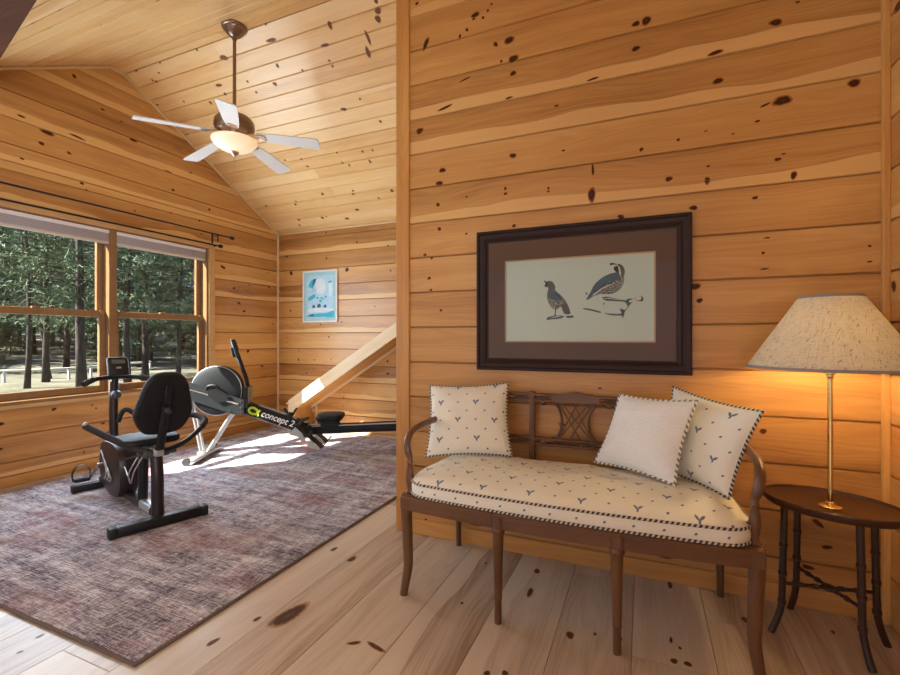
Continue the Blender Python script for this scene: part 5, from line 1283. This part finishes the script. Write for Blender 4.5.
# ------------------------------------------------------------------ outside: ground, fence, pines
GZ = -1.2
def at(u, depth, z=GZ):
    p = FW * depth + RT * ((u - 450) / FOC * depth); return Vector((p.x, p.y, z))
def gh(x, y):
    d = hypot(x, y); return GZ + max(0, d - 42) * 0.055
t = NT('forest_floor'); o = t.coords()
n1 = t.noise(o, 0.35, 4, 0.6); n2 = t.noise(o, 6.0, 3, 0.6)
t.bump(n2, 0.6, 0.08)
GROUND = t.done(t.ramp(t.math('MULTIPLY_ADD', n2, 0.4, t.math('MULTIPLY', n1, 0.6)), [(0.36, (0.035, 0.045, 0.025)), (0.5, (0.11, 0.105, 0.075)), (0.68, (0.20, 0.19, 0.16))]), 0.95)
b = B(); V = []; F = []
gx = [-5.2 - 0.5 * 1.16 ** k * 1.5 for k in range(36)]; gy = [-30 + 3.2 * k for k in range(42)]
for x in gx:
    for y in gy: V.append((x, y, gh(x, y) + 0.12 * noise.noise(Vector((x * 0.3, y * 0.3, 0))) * min(1, abs(x + 5) / 6)))
for i in range(len(gx) - 1):
    for j in range(len(gy) - 1):
        a = i * len(gy) + j; F.append([a, a + 1, a + len(gy) + 1, a + len(gy)])
F = [f[::-1] for f in F]
b.add(V, F); tag(b.build('ground', GROUND), 'sunlit dry grassy ground under the pines outside', 'ground', kind='structure')
r = thing('rail_fence', at(40, 24.5), 0, 'low pale rail fence crossing the clearing outside left window', 'fence')
FEN = plain('weathered_rail', (0.62, 0.60, 0.56), 0.8, scale=4)
fps = [(-75, 22.0), (-35, 23), (4, 24.0), (45, 25.0), (69, 26.0), (91, 27.5), (112, 29.5), (150, 33.0)]
o0 = at(40, 24.5)
for u, d in fps:
    p = at(u, d) - o0; b = B(); b.box((p.x, p.y, 0.33), (0.11, 0.11, 0.70), bevel=0.01); b.build('post', FEN, r)
for i in range(len(fps) - 1):
    p, q = at(*fps[i]) - o0, at(*fps[i + 1]) - o0
    for z in (0.63,): b = B(); b.tube([(p.x, p.y, z), (q.x, q.y, z)], 0.065, 8); b.build('rail', FEN, r)
t = NT('pine_bark'); o = t.coords(); s = t.sep(o)
f = t.noise(t.comb(t.math('MULTIPLY', s[0], 9.0), t.math('MULTIPLY', s[1], 9.0), t.math('MULTIPLY', s[2], 2.2)), 1.0, 4, 0.6)
t.bump(f, 0.8, 0.04)
BARK = t.done(t.ramp(f, [(0.35, (0.016, 0.014, 0.014)), (0.65, (0.060, 0.050, 0.046))]), 0.95)
t = NT('pine_needles'); o = t.coords()
oi = t.node('ShaderNodeObjectInfo')
f = t.math('MULTIPLY_ADD', oi.outputs['Random'], 0.3, t.math('MULTIPLY', t.noise(o, 1.8, 3), 0.7))
NEEDLE = t.done(t.ramp(f, [(0.25, (0.045, 0.092, 0.062)), (0.5, (0.09, 0.15, 0.085)), (0.75, (0.18, 0.24, 0.12))]), 0.7)
def crown_mesh(seed, H, z0, R, nb, tufts, tl, tw):
    rnd = random.Random(seed); V = []; F = []; MI = []
    def limb(p, q, ra):
        d = (q - p).normalized(); x = d.orthogonal().normalized(); y = d.cross(x); o = len(V)
        for pp, rr in ((p, ra), (q, ra * 0.3)):
            for k in range(4): V.append(pp + x * rr * cos(k * pi / 2) + y * rr * sin(k * pi / 2))
        for k in range(4): F.append([o + k, o + (k + 1) % 4, o + 4 + (k + 1) % 4, o + 4 + k]); MI.append(1)
    for i in range(nb):
        f_ = (i + rnd.random() * 0.6) / nb; z = z0 + (H - z0) * f_
        prof = (0.5 + 0.5 * min(1, f_ / 0.25)) * (1 - f_ ** 1.6) + 0.10
        L_ = R * prof * rnd.uniform(0.6, 1.1); a = rnd.random() * 2 * pi; drop = rnd.uniform(-0.25, 0.25) * L_ * (1 - f_)
        p = Vector((0, 0, z)); q = Vector((cos(a) * L_, sin(a) * L_, z + drop)); limb(p, q, 0.035)
        for k in range(tufts):
            g = 0.25 + 0.8 * rnd.random() ** 0.7
            c = p + (q - p) * g + Vector((rnd.gauss(0, .22), rnd.gauss(0, .22), rnd.gauss(0.03, .16))) * (0.5 + 0.18 * R)
            for m in range(7):
                d = Vector((rnd.gauss(0, 1), rnd.gauss(0, 1), rnd.gauss(0.35, 0.8))).normalized(); sd_ = d.cross(Vector((rnd.random(), rnd.random(), rnd.random()))).normalized()
                l_ = tl * rnd.uniform(0.6, 1.2); o = len(V)
                V.extend([c - sd_ * tw, c + sd_ * tw, c + d * l_ + sd_ * tw * 0.5, c + d * l_ - sd_ * tw * 0.5]); F.append([o, o + 1, o + 2, o + 3]); MI.append(0)
    me = bpy.data.meshes.new('crown'); me.from_pydata([tuple(v) for v in V], [], F); me.materials.append(NEEDLE); me.materials.append(BARK); me.polygons.foreach_set('material_index', MI); me.update()
    return me
def trunk_mesh(seed, H, r0, lean=0.0):
    rnd = random.Random(seed); pts = []; x = y = 0.0
    for k in range(9):
        pts.append((x + lean * (k / 8) ** 1.0 * H, y, H * k / 8 - (0.15 if k == 0 else 0))); x += rnd.gauss(0, 0.05); y += rnd.gauss(0, 0.05)
    b = B(); b.tube(pts, [r0 * (1.25 if k == 0 else 1.0) * (1 - 0.085 * k) for k in range(9)], 12)
    me = bpy.data.meshes.new('trunk'); me.from_pydata([tuple(v) for v in b.v], [], b.f); me.materials.append(BARK)
    me.polygons.foreach_set('use_smooth', [True] * len(me.polygons)); me.update(); return me
CR = [crown_mesh(1, 15, 3.6, 3.2, 100, 11, 0.30, 0.017), crown_mesh(2, 13, 3.0, 3.0, 90, 11, 0.28, 0.017), crown_mesh(3, 17, 4.2, 3.4, 105, 11, 0.32, 0.018)]
CF = [crown_mesh(4, 14, 1.2, 3.4, 85, 8, 0.42, 0.045), crown_mesh(5, 16, 2.4, 3.8, 85, 8, 0.45, 0.047)]
TK = [trunk_mesh(1, 13.5, 0.16), trunk_mesh(2, 12, 0.115), trunk_mesh(3, 15, 0.195), trunk_mesh(4, 9, 0.10, 0.32)]
def tree(loc, cm, tm, rz, sc, label, group=None, name='pine_tree'):
    root = thing(name, loc, rz, label, 'tree', group)
    for nm, m in (('trunk', tm), ('crown', cm)):
        o = bpy.data.objects.new(nm, m); COL.objects.link(o); o.parent = root; o.scale = sc
    return root
tree(at(27, 21.5), CR[1], TK[1], 0.4, (1, 1, 1), 'slim dark pine nearest the left edge of left window')
tree(at(46, 24.5), CR[0], TK[0], 1.9, (1, 1, 1), 'straight pine behind the pale rail fence in left window')
tree(at(50, 26.5), CR[1], TK[3], -0.9, (1, 1, 1), 'leaning pine beside the straight one in left window')
tree(at(82, 21.0), CR[2], TK[2], 3.0, (1, 1, 1), 'thick trunked pine near centre post of the window')
tree(at(128, 22.0), CR[0], TK[0], 4.0, (0.95, 0.95, 0.95), 'left one of two near dark pine trunks in right window')
tree(at(145, 24.0), CR[2], TK[0], 5.1, (1, 1, 1), 'right one of two near dark pine trunks in right window')
tree(at(178, 23.0), CR[1], TK[1], 2.4, (1, 1, 0.95), 'bushy pine at the right edge of right window')
rnd = random.Random(12)
k = 0
for i in range(500):
    if k >= 80: break
    u = rnd.uniform(-190, 300); d = 28 + 50 * rnd.random() ** 0.8
    p = at(u, d); ok = True
    if 100 < u < 110 and d < 40: ok = False
    for o in bpy.data.objects:
        if o.name.startswith('pine_tree') and (o.location - Vector((p.x, p.y, o.location.z))).length < 2.6: ok = False; break
    if not ok: continue
    s_ = rnd.uniform(0.8, 1.2)
    tree((p.x, p.y, gh(p.x, p.y)), CF[k % 2], TK[k % 3], rnd.random() * 6.28, (s_, s_, s_ * rnd.uniform(0.85, 1.1)), 'tall pine in the dense far woods well beyond the rail fence', 'pines in the woods')
    k += 1
for i in range(44):
    u = rnd.uniform(-100, 270); d = rnd.uniform(33, 72); p = at(u, d); s_ = rnd.uniform(0.25, 0.55)
    root = thing('young_pine', (p.x, p.y, gh(p.x, p.y)), rnd.random() * 6, 'small young pine growing low between the tall trunks', 'tree', 'young pines in the woods')
    o = bpy.data.objects.new('crown', CF[i % 2]); COL.objects.link(o); o.parent = root; o.scale = (s_ * 1.3, s_ * 1.3, s_); o.location = (0, 0, -2.6 * s_)
    o = bpy.data.objects.new('trunk', TK[1]); COL.objects.link(o); o.parent = root; o.scale = (s_, s_, s_ * 0.9)
